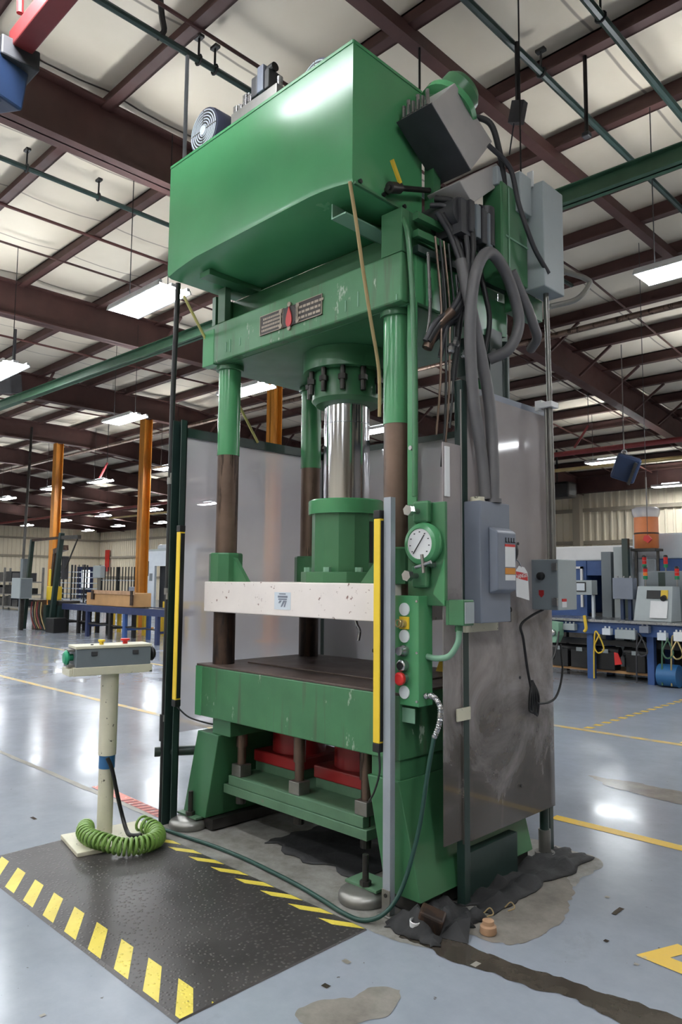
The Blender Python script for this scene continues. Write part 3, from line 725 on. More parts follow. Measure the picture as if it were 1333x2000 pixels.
# motors on the tank
def motor(x, z, y0, y1, r, name):
    m = mk('motor', G().lathe([(r*.96, 0), (r, .02), (r, .13), (r*.92, .15), (r*.92, y1-y0)], (x, y0, z), (0, 1, 0), n=36), 'fan_blue', P, sm=35, label=name)
    for k in range(1, 8): mk('fan_guard_ring', G().ring((x, y0-.004, z), (0, 1, 0), r*.9*k/7.4, .0045, 36, 6), 'white_paint', m)
    mk('fan_guard_spokes', G().box(x-.003, x+.003, y0-.008, y0-.004, z-r*.9, z+r*.9).box(x-r*.9, x+r*.9, y0-.008, y0-.004, z-.003, z+.003), 'silver', m)
    mk('fan_hub', G().lathe([(r*.2, 0), (r*.2, .006)], (x, y0-.004, z), (0, -1, 0), n=20), 'white_paint', m, sm=30)
    mk('fan_well', G().lathe([(r*.9, 0), (r*.9, .002)], (x, y0-.001, z), (0, -1, 0), n=28), 'black', m)
    mk('motor_foot', G().box(x-.1, x+.1, y0+.2, y1-.05, 4.098, z-r*.8), 'charcoal', m)
motor(-3.775, 4.355, 2.55, 2.93, .152, 'dark blue electric motor with a round wire fan guard')
motor(-2.81, 4.235, 2.62, 2.93, .142, 'dark electric motor half hidden behind the tank edge')
vb = mk('valve_block', G().box(-3.42, -3.0, 2.50, 2.62, 4.098, 4.275), 'galv', P, bevel=.004)
for x, h in ((-3.39, .045), (-3.345, .03), (-3.30, .075), (-3.255, .05)):
    mk('valve_body', G().box(x-.017, x+.017, 2.505, 2.575, 4.275, 4.275+h).cyl((x, 2.54, 4.275+h), (x, 2.54, 4.30+h), .009, n=8), 'silver', vb, bevel=.003)
mk('solenoid', G().box(-3.22, -3.165, 2.49, 2.60, 4.275, 4.40), 'charcoal', vb, bevel=.008)
mk('solenoid', G().box(-3.16, -3.105, 2.485, 2.60, 4.275, 4.435), 'grey_blue', vb, bevel=.006)
mk('solenoid', G().box(-3.10, -3.06, 2.49, 2.60, 4.275, 4.39), 'charcoal', vb, bevel=.006)
mk('solenoid_knob', G().cyl((-3.105, 2.53, 4.41), (-3.05, 2.53, 4.41), .026, n=14), 'black', vb)
mk('fitting', G().cyl((-3.02, 2.54, 4.275), (-3.02, 2.54, 4.335), .016, n=10), 'silver', vb)
# gauge panel beside the front right column
gp = mk('gauge_panel', G().box(-2.257, -2.035, 2.75, 2.768, 1.385, 1.867), 'green', P, bevel=.003)
mk('hanger_bar', G().box(-2.262, -2.205, 2.752, 2.762, 1.86, 2.89), 'green_smooth', P, bevel=.002)
mk('gusset_plate', G().prism([(-2.10, 1.44), (-2.035, 1.60), (-2.035, 1.385)], 1, 2.742, 2.75), 'green_smooth', gp)
def knob(x, z):
    b = mk('valve_plate', G().box(x-.045, x+.05, 2.715, 2.75, z-.055, z+.05), 'green', gp, bevel=.012)
    mk('adjuster', G().cyl((x-.01, 2.715, z), (x-.01, 2.66, z), .013, n=12).lathe([(.026, 0), (.026, .03)], (x-.01, 2.665, z), (0, -1, 0), n=6), 'silver', gp)
knob(-2.157, 1.825); knob(-2.165, 1.522)
ga = mk('pressure_gauge', G().lathe([(.10, 0), (.103, .01), (.103, .028), (.092, .044), (.074, .05), (.07, .044)], (-2.149, 2.75, 1.671), (0, -1, 0), n=40), 'green_smooth', gp, sm=35)
mk('dial', G().lathe([(.071, 0), (.071, .002)], (-2.149, 2.706, 1.671), (0, -1, 0), n=32), 'paper', gp, label='cream dial face with dark needle')
mk('needle', G().bar((-2.185, 2.701, 1.625), (-2.120, 2.701, 1.712), .004, .003), 'black', gp)
g = G()
for k in range(9):
    a = math.radians(-130+k*32.5); x, z = -2.149+.056*math.sin(a), 1.671+.056*math.cos(a); g.box(x-.004, x+.004, 2.7025, 2.704, z-.0025, z+.0025)
mk('dial_marks', g, 'charcoal', gp)
mk('needle_valve', G().cyl((-2.10, 2.75, 1.575), (-2.10, 2.68, 1.575), .014, n=10).cyl((-2.15, 2.675, 1.56), (-2.06, 2.675, 1.585), .008, n=8).cyl((-2.11, 2.672, 1.62), (-2.10, 2.672, 1.535), .008, n=8), 'silver', gp, sm=30)
mk('hex_bolt', G().lathe([(.012, 0), (.012, .012)], (-2.235, 2.752, 2.14), (0, -1, 0), n=6), 'silver', gp)

# oil cooler and pump group behind the tank (right rear of the crown)
def slab_x(name, pts, xa, xb, mat, par, bevel=.004):
    return mk(name, G().prism(pts, 0, xa, xb), mat, par, bevel=bevel)
cool = slab_x('oil_cooler', [(2.70, 3.805), (2.885, 4.005), (3.225, 3.845), (3.025, 3.605)], -2.285, -2.062, 'grey_sheet', P)
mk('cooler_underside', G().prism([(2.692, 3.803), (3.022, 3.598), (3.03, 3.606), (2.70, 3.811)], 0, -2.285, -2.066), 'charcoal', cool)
slab_x('cooler_skirt', [(2.92, 3.50), (3.26, 3.74), (3.37, 3.69), (3.03, 3.425)], -2.27, -2.06, 'grey_sheet', P)
cm = mk('cooler_motor', G().lathe([(.10, 0), (.115, .02), (.115, .22), (.09, .25)], (-2.27, 2.98, 3.94), (.35, .25, .45), n=24), 'green', P, sm=35)
mk('motor_shroud', G().lathe([(.165, 0), (.165, .035)], (-2.2, 3.0, 3.96), (.3, .5, .8), n=28), 'green_smooth', cm, sm=30)
for i in range(6):
    x = -2.27+i*.03; mk('cooler_fitting', G().cyl((x, 2.735, 3.84), (x, 2.735, 3.90+.02*(i % 2)), .011, n=8), 'silver', cool)
mk('cooler_bracket', G().box(-2.30, -2.24, 2.94, 3.0, 3.34, 3.70), 'green', P)
# pump manifold
pm_ = mk('pump', G().cyl((-2.32, 2.96, 3.36), (-2.08, 2.96, 3.36), .075, n=20).box(-2.22, -2.06, 2.93, 3.01, 3.24, 3.42), 'charcoal', P, sm=30)
for i in range(4):
    y = 2.99+i*.055; mk('pump_head', G().box(-2.12, -2.045, y, y+.04, 3.26-.012*i, 3.43-.004*i), ('charcoal', 'grey_paint')[i % 2], pm_, bevel=.006)
mk('pump_body', G().cyl((-2.09, 3.19, 3.25), (-2.09, 3.19, 3.46), .05, n=18).cyl((-2.09, 3.13, 3.44), (-2.09, 3.27, 3.47), .026, n=12), 'charcoal', pm_, sm=35)
# electric boxes at the rear top
eb = mk('motor_box', G().box(-2.14, -2.02, 3.24, 3.50, 3.10, 3.62), 'green', P, bevel=.008)
mk('box_seam', G().box(-2.018, -2.015, 3.30, 3.31, 3.12, 3.6).box(-2.018, -2.015, 3.27, 3.50, 3.32, 3.33), 'green_light', eb)
mk('terminal_box', G().box(-2.16, -2.03, 3.22, 3.40, 3.60, 3.70), 'grey_light', P, bevel=.006)
mk('terminal_box', G().box(-2.10, -1.99, 3.38, 3.50, 3.50, 3.72), 'grey_light', P, bevel=.006)
tb_ = mk('electrical_box', G().box(-2.06, -1.93, 3.52, 3.74, 3.10, 3.70), 'grey_light', P, bevel=.006, label='tall light grey electrical box at the rear')
mk('hanger_tab', G().box(-2.02, -1.985, 3.505, 3.515, 3.68, 3.77), 'white', tb_)
mk('box_arm', G().box(-2.14, -2.06, 3.45, 3.72, 2.98, 3.10), 'green', P)
# side frame rails and tubing under the boxes
for z, m in ((3.30, 'green'), (3.21, 'green'), (3.13, 'dark_green')):
    mk('side_rail', G().bar((-2.2, 2.74, z), (-2.12, 3.72, z-.02), .035), m, P)
for i, (y, z) in enumerate(((2.80, 3.12), (2.92, 3.10), (3.04, 3.08), (3.16, 3.06))):
    mk('pilot_tube', G().tube([(-2.17, y, z), (-2.165, y+.005, 2.95), (-2.16, y, 2.8), (-2.17, y-.01, 2.7)], .009+.003*(i % 2), 8, 5), ('silver', 'charcoal')[i % 2], P, sm=40)
mk('side_plate', G().box(-2.24, -2.215, 2.76, 2.98, 2.87, 3.12).box(-2.24, -2.2, 3.05, 3.48, 2.88, 3.12), 'green_smooth', cw, bevel=.004)
mk('end_plate', G().prism([(3.18, 2.80), (3.50, 2.86), (3.50, 3.05), (3.18, 3.02)], 0, -2.19, -2.16), 'green_smooth', cw)
mk('drop_tube', G().tube([(-2.255, 2.70, 3.30), (-2.215, 2.70, 3.18), (-2.205, 2.72, 2.9), (-2.2, 2.735, 2.5), (-2.2, 2.735, 1.9)], .014, 10, 6), 'green', P, sm=40)
# hoses
def hose(name, pts, r, mat, n=10): return mk(name, G().tube(pts, r, n, 8), mat, P, sm=50)
hose('grey_hose', [(-2.02, 3.06, 1.90), (-2.03, 3.05, 2.10), (-2.03, 2.98, 2.4), (-2.02, 2.94, 2.75), (-2.0, 2.965, 3.02), (-2.0, 3.08, 3.16), (-2.0, 3.22, 3.12), (-2.0, 3.33, 2.98), (-2.0, 3.36, 2.85), (-2.03, 3.31, 2.72), (-2.12, 3.26, 2.67)], .030, 'hose_grey', 14)
hose('grey_hose', [(-2.0, 3.10, 1.90), (-2.0, 3.10, 2.1), (-2.01, 3.085, 2.4), (-2.03, 3.02, 2.7), (-2.04, 2.96, 2.9), (-2.08, 2.95, 3.1)], .030, 'hose_grey', 14)
hose('grey_hose', [(-1.99, 3.28, 3.12), (-1.98, 3.40, 2.98), (-1.98, 3.48, 2.88), (-2.0, 3.55, 2.83), (-2.08, 3.62, 2.80)], .026, 'hose_grey', 12)
hose('black_hose', [(-2.2, 2.90, 3.45), (-2.12, 2.94, 3.42), (-2.07, 3.0, 3.36), (-2.06, 3.03, 3.2), (-2.07, 3.01, 3.0), (-2.10, 2.97, 2.8), (-2.13, 2.95, 2.5)], .017, 'rubber')
hose('black_hose', [(-2.2, 2.86, 3.40), (-2.13, 2.90, 3.38), (-2.08, 2.97, 3.30), (-2.07, 3.0, 3.12), (-2.08, 2.96, 2.95), (-2.11, 2.90, 2.82), (-2.15, 2.87, 2.6)], .013, 'charcoal')
hose('black_hose', [(-2.14, 3.18, 3.2), (-2.10, 3.2, 3.0), (-2.09, 3.22, 2.85), (-2.12, 3.2, 2.65)], .014, 'rubber')
for i, (dy, r) in enumerate(((0, .022), (.035, .018), (.06, .015), (-.03, .014))):
    hose('black_hose', [(-2.15, 2.88+dy, 3.34), (-2.12, 2.96+dy, 3.22), (-2.08, 3.0+dy, 3.0), (-2.10, 2.94+dy, 2.85), (-2.13, 2.84+dy, 2.76), (-2.16, 2.78+dy*.5, 2.66)], r, ('rubber', 'charcoal')[i % 2])
for i, (y, z) in enumerate(((2.84, 2.45), (2.88, 2.3), (2.91, 2.4), (2.95, 2.5))):
    hose('thin_cable', [(-2.14, y-.02, 3.2), (-2.13, y+.01, 2.9), (-2.12, y, 2.7), (-2.12, y-.01, z), (-2.13, y-.03, z-.25)], .006, ('steel_brown', 'rubber')[i % 2], 6)
hose('hose_sleeve', [(-2.10, 2.90, 2.83), (-2.14, 2.83, 2.74), (-2.17, 2.79, 2.63)], .026, 'steel_brown')
for y, z in ((2.90, 2.62), (2.94, 2.66), (3.02, 2.62), (3.28, 2.68), (3.36, 2.70)):
    mk('hose_fitting', G().lathe([(.014, 0), (.02, .01), (.02, .03), (.012, .05)], (-2.11, y, z), (0, .2, 1), n=8), 'silver', P)
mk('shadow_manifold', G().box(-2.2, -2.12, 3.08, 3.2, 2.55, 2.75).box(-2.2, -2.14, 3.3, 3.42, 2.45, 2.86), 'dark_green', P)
hose('power_conduit', [(-2.02, 3.12, 3.76), (-1.98, 3.26, 3.68), (-1.97, 3.33, 3.5), (-1.95, 3.44, 3.30), (-1.93, 3.56, 3.18)], .013, 'charcoal')
hose('cooler_hose', [(-2.12, 3.08, 3.95), (-2.03, 3.15, 3.9), (-2.02, 3.22, 3.78), (-2.03, 3.28, 3.64), (-2.06, 3.34, 3.52)], .016, 'rubber')
# rear ram guides seen behind
mk('rear_guide', G().cyl((-2.24, 3.58, 2.2), (-2.24, 3.58, 2.86), .04, n=14), 'dark_green', P, sm=40)
# things hanging below the platen
for i, (x, y, a, b) in enumerate(((-3.05, 3.22, .03, .12), (-2.92, 3.25, .05, .09), (-2.80, 3.28, -.04, .08))):
    hose('braided_hose', [(x, y, 1.30), (x+a*.5, y, 1.24), (x+a, y+.01, 1.20), (x+a*.7, y+.01, 1.30-b*1.3)], .010, 'silver', 8)
hose('hose_tail', [(-2.75, 3.30, 1.30), (-2.74, 3.30, 1.24), (-2.76, 3.30, 1.17)], .013, 'rubber', 8)

# ================================================================== THINGS AROUND THE PRESS
# operator box
cb = thing('control_box', 'narrow green push button box with a row of buttons below the gauge', 'control box', (-2.213, 2.735, .925))
mk('enclosure', G().box(-2.286, -2.14, 2.685, 2.79, .925, 1.43), 'green_smooth', cb, bevel=.004)
xb_ = -2.222
for z in (1.366, 1.242, .985): mk('legend_disc', G().lathe([(.030, 0), (.030, .006)], (xb_, 2.685, z), (0, -1, 0), n=24), 'indicator', cb, sm=30)
kp = mk('legend_plate', G().box(xb_-.028, xb_+.028, 2.679, 2.685, 1.275, 1.332), 'yellow', cb)
mk('selector_key', G().cyl((xb_, 2.68, 1.30), (xb_, 2.655, 1.30), .018, n=14).ring((xb_-.012, 2.65, 1.302), (0, 1, 0), .016, .004, 16, 6), 'brass', kp, sm=35)
mk('selector_knob', G().lathe([(.026, 0), (.026, .02), (.02, .03), (.02, .045)], (xb_, 2.685, 1.175), (0, -1, 0), n=16), 'silver', cb, sm=35)
b = mk('button_ring', G().lathe([(.026, 0), (.026, .03), (.020, .034)], (xb_, 2.685, 1.108), (0, -1, 0), n=20), 'silver', cb, sm=35)
mk('button_cap', G().lathe([(.018, 0), (.018, .006)], (xb_, 2.652, 1.108), (0, -1, 0), n=16), 'black', b)
b = mk('button_ring', G().lathe([(.024, 0), (.024, .022)], (xb_, 2.685, 1.049), (0, -1, 0), n=20), 'silver', cb, sm=35)
mk('stop_button', G().lathe([(.018, 0), (.030, .008), (.030, .022), (.022, .028)], (xb_, 2.664, 1.049), (0, -1, 0), n=20), 'red_bright', b, sm=35)
for z in (.95, 1.17, 1.405):
    mk('cover_screw', G().lathe([(.006, 0), (.006, .004)], (-2.15, 2.685, z), (0, -1, 0), n=8), 'silver', cb)
mk('tag_plate', G().box(-2.275, -2.175, 2.70, 2.705, .845, .912), 'green_light', cb, bevel=.002)
jb = thing('junction_box', 'small green junction box with a grey cover beside the gauge panel', 'junction box', (-1.98, 2.79, 1.30))
mk('body', G().box(-2.02, -1.935, 2.75, 2.83, 1.30, 1.415), 'green', jb, bevel=.004)
mk('cover', G().box(-1.934, -1.93, 2.755, 2.825, 1.31, 1.405), 'grey_light', jb)
mk('stub', G().cyl((-1.99, 2.79, 1.27), (-1.99, 2.79, 1.30), .018, n=12).box(-2.035, -2.02, 2.752, 2.765, 1.3, 1.41), 'green', jb)
mk('flex_conduit', G().tube([(-1.985, 2.785, 1.275), (-1.99, 2.78, 1.22), (-2.03, 2.77, 1.16), (-2.09, 2.755, 1.145), (-2.142, 2.75, 1.15)], .014, 10, 6), 'green_light', jb, sm=40)
ck = thing('green_cable', 'long dark green cable running from the control box down and along the striped mat', 'cable', (-2.27, 2.5, 0))
mk('metal_sleeve', G().tube([(-2.14, 2.73, .972), (-2.085, 2.725, .975), (-2.045, 2.72, .93), (-2.045, 2.71, .86), (-2.065, 2.70, .80)], lambda t: .0125+.002*math.sin(t*150), 10, 14), 'silver', ck, sm=60)
mk('cord', G().tube([(-2.063, 2.70, .81), (-2.085, 2.68, .65), (-2.12, 2.66, .40), (-2.17, 2.61, .16), (-2.22, 2.55, .05), (-2.29, 2.49, .014), (-2.40, 2.475, .014), (-2.55, 2.50, .014), (-2.75, 2.53, .014), (-3.0, 2.55, .014), (-3.25, 2.56, .014), (-3.5, 2.55, .014), (-3.72, 2.525, .014), (-3.95, 2.50, .014)], .010, 10, 8), 'cable_green', ck, sm=50)
# light curtains and posts
def light_curtain(x, y, z0, z1, label, side, wire):
    t = thing('light_curtain', label, 'light curtain', (x, y, z0), 'yellow safety light curtains')
    mk('housing', G().box(x-.020, x+.020, y-.017, y+.02, z0+.02, z1-.01), 'yellow', t, bevel=.004)
    mk('lens_strip', G().box(x+.0201, x+.024, y-.012, y+.016, z0+.03, z1-.02), 'black', t)
    mk('end_cap', G().box(x-.021, x+.021, y-.019, y+.022, z0-.02, z0+.02), 'black', t, bevel=.004); mk('end_cap', G().box(x-.021, x+.021, y-.019, y+.022, z1-.01, z1+.03), 'black', t, bevel=.004)
    mk('lead', G().tube(wire, .005, 6, 6), 'rubber', t, sm=40)
light_curtain(-2.309, 2.60, .735, 1.80, 'yellow light curtain on the grey post beside the button box', 1, [(-2.305, 2.60, .715), (-2.31, 2.61, .62), (-2.36, 2.63, .52), (-2.42, 2.66, .46)])
light_curtain(-3.925, 2.56, .745, 1.80, 'yellow light curtain on the tall dark post beyond the pedestal', -1, [(-3.915, 2.56, .725), (-3.87, 2.62, .66), (-3.80, 2.70, .625), (-3.74, 2.72, .62)])
gpst = thing('grey_post', 'galvanised grey steel post holding the right light curtain', 'post', (-2.262, 2.63, 0))
mk('upright', G().box(-2.284, -2.240, 2.604, 2.612, .09, 1.89).box(-2.284, -2.276, 2.612, 2.638, .012, 1.89).box(-2.248, -2.240, 2.612, 2.638, .012, 1.89), 'post_grey', gpst, bevel=.001)
mk('foot_plate', G().box(-2.31, -2.20, 2.59, 2.69, .002, .012).box(-2.286, -2.238, 2.600, 2.604, .012, .12), 'galv', gpst, bevel=.002)
mk('fastener', G().cyl((-2.262, 2.596, .095), (-2.262, 2.60, .095), .009, n=8), 'steel_dark', gpst)
# left guard: post, pole, rail, sheets
gl = thing('machine_guard', 'clear plastic guard panel on the far left side of the press behind the dark post', 'guard', (-4.0, 2.6, 0))
gb_ = thing('machine_guard', 'clear plastic guard panel across the back of the press', 'guard', (-3.1, 3.88, 0))
mk('post', G().box(-4.035, -4.027, 2.55, 2.62, .0, 2.51).box(-4.035, -3.97, 2.612, 2.62, .0, 2.51).box(-3.978, -3.97, 2.575, 2.62, .0, 2.51), 'dark_green', gl, bevel=.001)
mk('post', G().box(-4.02, -3.97, 3.85, 3.90, 0, 2.46), 'dark_green', gl)
mk('post', G().box(-3.08, -3.04, 3.87, 3.91, 0, 2.45), 'dark_green', gb_); mk('post', G().box(-2.19, -2.15, 3.87, 3.91, 0, 2.45), 'dark_green', gb_)
mk('top_rail', G().box(-4.02, -3.98, 2.62, 3.87, 2.405, 2.465), 'dark_green', gl)
mk('top_rail', G().box(-3.965, -2.15, 3.86, 3.90, 2.405, 2.465), 'dark_green', gb_)
mk('clear_sheet', G().box(-4.003, -3.997, 2.625, 3.85, .55, 2.42), 'plexi', gl)
mk('clear_sheet', G().box(-3.96, -2.16, 3.848, 3.854, .55, 2.42), 'plexi', gb_)
for z in (.62, 1.37, 2.13): mk('clamp', G().box(-4.05, -4.03, 2.545, 2.585, z, z+.04).cyl((-4.075, 2.565, z+.02), (-4.05, 2.565, z+.02), .01, n=8), 'galv', gl)
pole = thing('stand_pipe', 'tall slim black pipe from the floor up to the tank corner beside the dark post', 'pipe', (-4.058, 2.565, 0))
mk('pipe', G().tube([(-4.058, 2.565, .0), (-4.055, 2.56, 1.6), (-4.045, 2.55, 2.6), (-3.99, 2.53, 3.40)], .017, 10, 4), 'black', pole, sm=40)
mk('sleeve', G().cyl((-4.058, 2.565, .50), (-4.058, 2.565, .66), .028, n=12), 'rubber', pole, sm=40)
mk('coupling', G().cyl((-4.055, 2.56, 1.40), (-4.055, 2.56, 1.44), .022, n=10).cyl((-4.05, 2.555, 2.10), (-4.05, 2.555, 2.14), .022, n=10), 'galv', pole, sm=40)
solo('cross_pipe', G().cyl((-4.10, 2.53, .43), (-3.80, 3.02, .43), .03, n=14), 'dark_green', 'short dark horizontal pipe sticking out behind the left pedestal', 'pipe', (-4.1, 2.53, .43), sm=40)
# right guard
gr = thing('machine_guard', 'large hazy plastic guard panel on the right side carrying the grey switch box', 'guard', (-2.1, 3.4, 0))
mk('post', G().box(-2.12, -2.075, 2.945, 2.99, .0, 2.49), 'dark_green', gr, bevel=.002)
mk('post', G().cyl((-2.145, 3.80, .12), (-2.145, 3.80, 2.46), .026, n=14), 'dark_green', gr, sm=40)
mk('post_socket', G().cyl((-2.145, 3.80, .0), (-2.145, 3.80, .14), .034, n=14).lathe([(.055, 0), (.055, .02)], (-2.145, 3.80, 0), n=16), 'galv', gr, sm=40)
mk('top_rail', G().box(-2.13, -2.085, 2.99, 3.80, 2.468, 2.476).box(-2.093, -2.085, 2.99, 3.80, 2.42, 2.468), 'grey_blue', gr)
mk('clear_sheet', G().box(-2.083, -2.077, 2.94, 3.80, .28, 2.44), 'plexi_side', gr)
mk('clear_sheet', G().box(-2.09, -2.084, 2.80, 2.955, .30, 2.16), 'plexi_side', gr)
mk('sheet_bracket', G().box(-2.083, -2.076, 2.81, 2.845, 1.90, 2.14), 'white', gr); mk('sheet_bracket', G().box(-2.075, -2.066, 2.88, 2.99, .845, .905), 'ivory', gr, bevel=.003)
for z in (.45, 1.0, 1.7): mk('sheet_screw', G().lathe([(.008, 0), (.008, .004)], (-2.077, 3.45, z), (1, 0, 0), n=8), 'charcoal', gr)
mk('base_sill', G().box(-2.22, -2.11, 3.0, 3.46, .012, .21), 'dark_green', gr)
# disconnect switch
ds = thing('disconnect_switch', 'grey safety disconnect switch box on the hazy side guard', 'switch box', (-2.03, 3.09, 1.30))
mk('enclosure', G().box(-2.076, -1.98, 2.955, 3.215, 1.302, 1.885), 'grey_blue', ds, bevel=.005)
cv = mk('switch_cover', G().hexa([(-1.98, 3.02, 1.44), (-1.98, 3.205, 1.44), (-1.98, 3.205, 1.765), (-1.98, 3.02, 1.765), (-1.935, 3.03, 1.46), (-1.935, 3.20, 1.46), (-1.935, 3.20, 1.74), (-1.935, 3.03, 1.74)]), 'grey_blue', ds, bevel=.008)
lb = mk('warning_label', G().box(-1.9345, -1.933, 3.095, 3.185, 1.57, 1.67), 'paper', cv, label='white warning label with a red heading')
mk('warning_label', G().box(-1.9345, -1.933, 3.095, 3.185, 1.505, 1.532), 'paper', cv)
mk('label_band', G().box(-1.9347, -1.9325, 3.095, 3.185, 1.668, 1.68), 'red_bright', cv); mk('label_band', G().box(-1.9347, -1.9325, 3.095, 3.185, 1.535, 1.565), 'orange', cv)
for y in (3.10, 3.125, 3.15, 3.172): mk('switch_mark', G().box(-1.9347, -1.9325, y, y+.006, 1.688, 1.712).box(-1.9347, -1.9325, y, y+.014, 1.688, 1.693), 'black', cv)
mk('handle', G().lathe([(.075, 0), (.085, .008), (.085, .02), (.07, .03)], (-2.03, 3.216, 1.65), (0, 1, 0), n=26), 'black', ds, sm=30)
mk('hub', G().cyl((-2.02, 2.99, 1.885), (-2.02, 2.99, 1.905), .035, n=18), 'ivory', ds, sm=40)
mk('hub', G().cyl((-2.0, 3.10, 1.885), (-2.0, 3.10, 1.905), .04, n=18), 'hose_grey', ds, sm=40)
mk('padlock', G().box(-2.02, -1.99, 3.222, 3.235, 1.30, 1.345).ring((-2.0, 3.23, 1.36), (0, 1, 0), .014, .004, 16, 6), 'steel_dark', ds)
mk('mount_board', G().box(-2.0765, -2.06, 2.945, 3.225, 1.255, 1.302), 'ivory', ds)
tg = thing('danger_tag', 'white cardboard danger tag with a red heading hanging from the switch', 'tag', (-1.97, 3.30, 1.41))
mk('card', G().prism([(3.252, 1.425), (3.375, 1.405), (3.362, 1.545), (3.33, 1.572), (3.28, 1.578), (3.245, 1.553)], 0, -1.972, -1.969), 'paper', tg)
mk('heading', G().prism([(3.250, 1.518), (3.360, 1.503), (3.358, 1.540), (3.248, 1.551)], 0, -1.969, -1.968), 'red_bright', tg)
text('tag_lettering', 'DANGER', .030, (-1.9675, 3.304, 1.528), (PI/2+.0, -.12, PI/2), 'paper', tg)
mk('tag_tie', G().tube([(-1.97, 3.30, 1.572), (-1.975, 3.285, 1.60), (-1.99, 3.25, 1.62)], .003, 6, 4), 'silver', tg)
# grey starter box with knob at the far corner
sx = thing('starter_box', 'grey starter box with a black knob and red mark at the outer guard corner', 'electrical box', (-2.0, 3.7, 1.35))
mk('enclosure', G().box(-2.095, -1.925, 3.60, 3.80, 1.35, 1.62), 'grey_light', sx, bevel=.004)
dr = mk('door', G().box(-2.098, -1.928, 3.588, 3.60, 1.352, 1.618), 'grey_paint', sx, bevel=.003)
mk('knob', G().lathe([(.022, 0), (.02, .018), (.012, .022)], (-2.02, 3.588, 1.53), (0, -1, 0), n=16), 'black', dr, sm=30)
mk('red_mark', G().prism([(-2.035, 1.455), (-2.005, 1.455), (-2.005, 1.43), (-2.02, 1.415), (-2.035, 1.43)], 1, 3.5855, 3.588), 'red', dr)
mk('latch', G().box(-1.955, -1.925, 3.578, 3.588, 1.56, 1.60).box(-1.955, -1.925, 3.578, 3.588, 1.375, 1.415), 'steel', dr)
mk('label', G().box(-1.9245, -1.923, 3.63, 3.68, 1.365, 1.40), 'paper', sx); mk('label', G().box(-1.9247, -1.9225, 3.63, 3.68, 1.395, 1.41), 'red_bright', sx)
cdt = thing('conduit', 'galvanised conduit rising from the starter box and bending over to the rear box', 'conduit', (-1.99, 3.62, 1.62))
mk('pipe', G().tube([(-1.985, 3.66, 1.62), (-1.985, 3.655, 2.2), (-1.985, 3.64, 2.8), (-1.985, 3.63, 3.12), (-1.98, 3.645, 3.21), (-1.96, 3.70, 3.25), (-1.92, 3.80, 3.25), (-1.87, 3.88, 3.23), (-1.86, 3.90, 3.20), (-1.90, 3.82, 3.10), (-2.0, 3.70, 3.05)], .0155, 10, 8), 'galv', cdt, sm=50)
mk('pipe', G().tube([(-2.005, 3.645, 1.62), (-2.005, 3.64, 2.46)], .009, 8, 0), 'galv', cdt, sm=50)
mk('clamp', G().box(-2.03, -1.955, 3.61, 3.69, 2.455, 2.485).box(-2.06, -2.02, 3.62, 3.67, 2.445, 2.50), 'white', cdt)
pc = thing('power_cord', 'black power cord with a gathered bundle hanging below the starter box', 'cord', (-2.06, 3.55, 1.1))
mk('cord', G().tube([(-2.03, 3.62, 1.35), (-2.05, 3.52, 1.315), (-2.06, 3.44, 1.27), (-2.058, 3.46, 1.2), (-2.055, 3.49, 1.05), (-2.05, 3.52, .93), (-2.05, 3.53, .85)], .007, 8, 6), 'black', pc, sm=50)
for i in range(5):
    a = -.03+.015*i; mk('bundle_loop', G().tube([(-2.05, 3.53, .98), (-2.045+.004*i, 3.525+a, .90), (-2.045, 3.53+a*1.3, .83-.008*i), (-2.042, 3.53+a*.3, .84), (-2.045, 3.535, .96)], .007, 6, 6), 'black', pc, sm=50)
mk('tail', G().tube([(-2.05, 3.52, .90), (-2.03, 3.56, .86), (-2.0, 3.68, .88), (-2.02, 3.8, 1.0), (-2.06, 3.86, 1.15)], .006, 6, 6), 'black', pc, sm=50)
# cords of the upper works
solo('yellow_rod', G().cyl((-3.86, 2.49, 3.27), (-3.975, 3.20, 2.45), .009, n=8), 'yellow_cord', 'thin yellow rod slanting from the tank corner to the far guard rail', 'rod', (-3.86, 2.49, 3.27), sm=40)
solo('tan_cord', G().tube([(-2.318, 2.392, 3.38), (-2.32, 2.44, 3.2), (-2.345, 2.52, 2.98), (-2.37, 2.60, 2.78), (-2.40, 2.69, 2.58), (-2.42, 2.725, 2.45), (-2.425, 2.73, 2.32)], .009, 8, 8), 'tan_cord', 'tan cord hanging from the near tank corner to the front column', 'cord', (-2.31, 2.39, 3.3), sm=50)
# items on the back of the bed
lv = thing('lever_valve', 'black lever valve bank lying on the back of the press bed', 'valve', (-2.85, 3.45, .99))
mk('body', G().box(-3.04, -2.70, 3.43, 3.52, .978, 1.06).box(-3.13, -3.0, 3.46, 3.49, 1.05, 1.075), 'black', lv, bevel=.006)
for i in range(5): mk('lever', G().cyl((-2.99+i*.065, 3.46, 1.06), (-2.995+i*.065+.012*(i-2), 3.46, 1.17+.008*(i % 2)), .012, .008, n=8), 'rubber', lv)
br = thing('brush', 'yellow long handled brush standing behind the bed valves', 'brush', (-2.60, 3.50, .98))
mk('handle', G().cyl((-2.60, 3.50, 1.04), (-2.575, 3.51, 1.30), .008, n=8), 'yellow', br); mk('head', G().hexa([(-2.64, 3.47, .98), (-2.57, 3.47, .98), (-2.57, 3.53, .98), (-2.64, 3.53, .98), (-2.62, 3.485, 1.05), (-2.59, 3.485, 1.05), (-2.59, 3.515, 1.05), (-2.62, 3.515, 1.05)]), 'yellow', br)
solo('dark_bottle', G().lathe([(.05, 0), (.05, .17), (.035, .20), (.02, .22), (.02, .25)], (-2.50, 3.50, .979), n=18), 'blue_navy', 'dark blue bottle behind the brush on the press bed', 'bottle', (-2.5, 3.5, .979), sm=40)

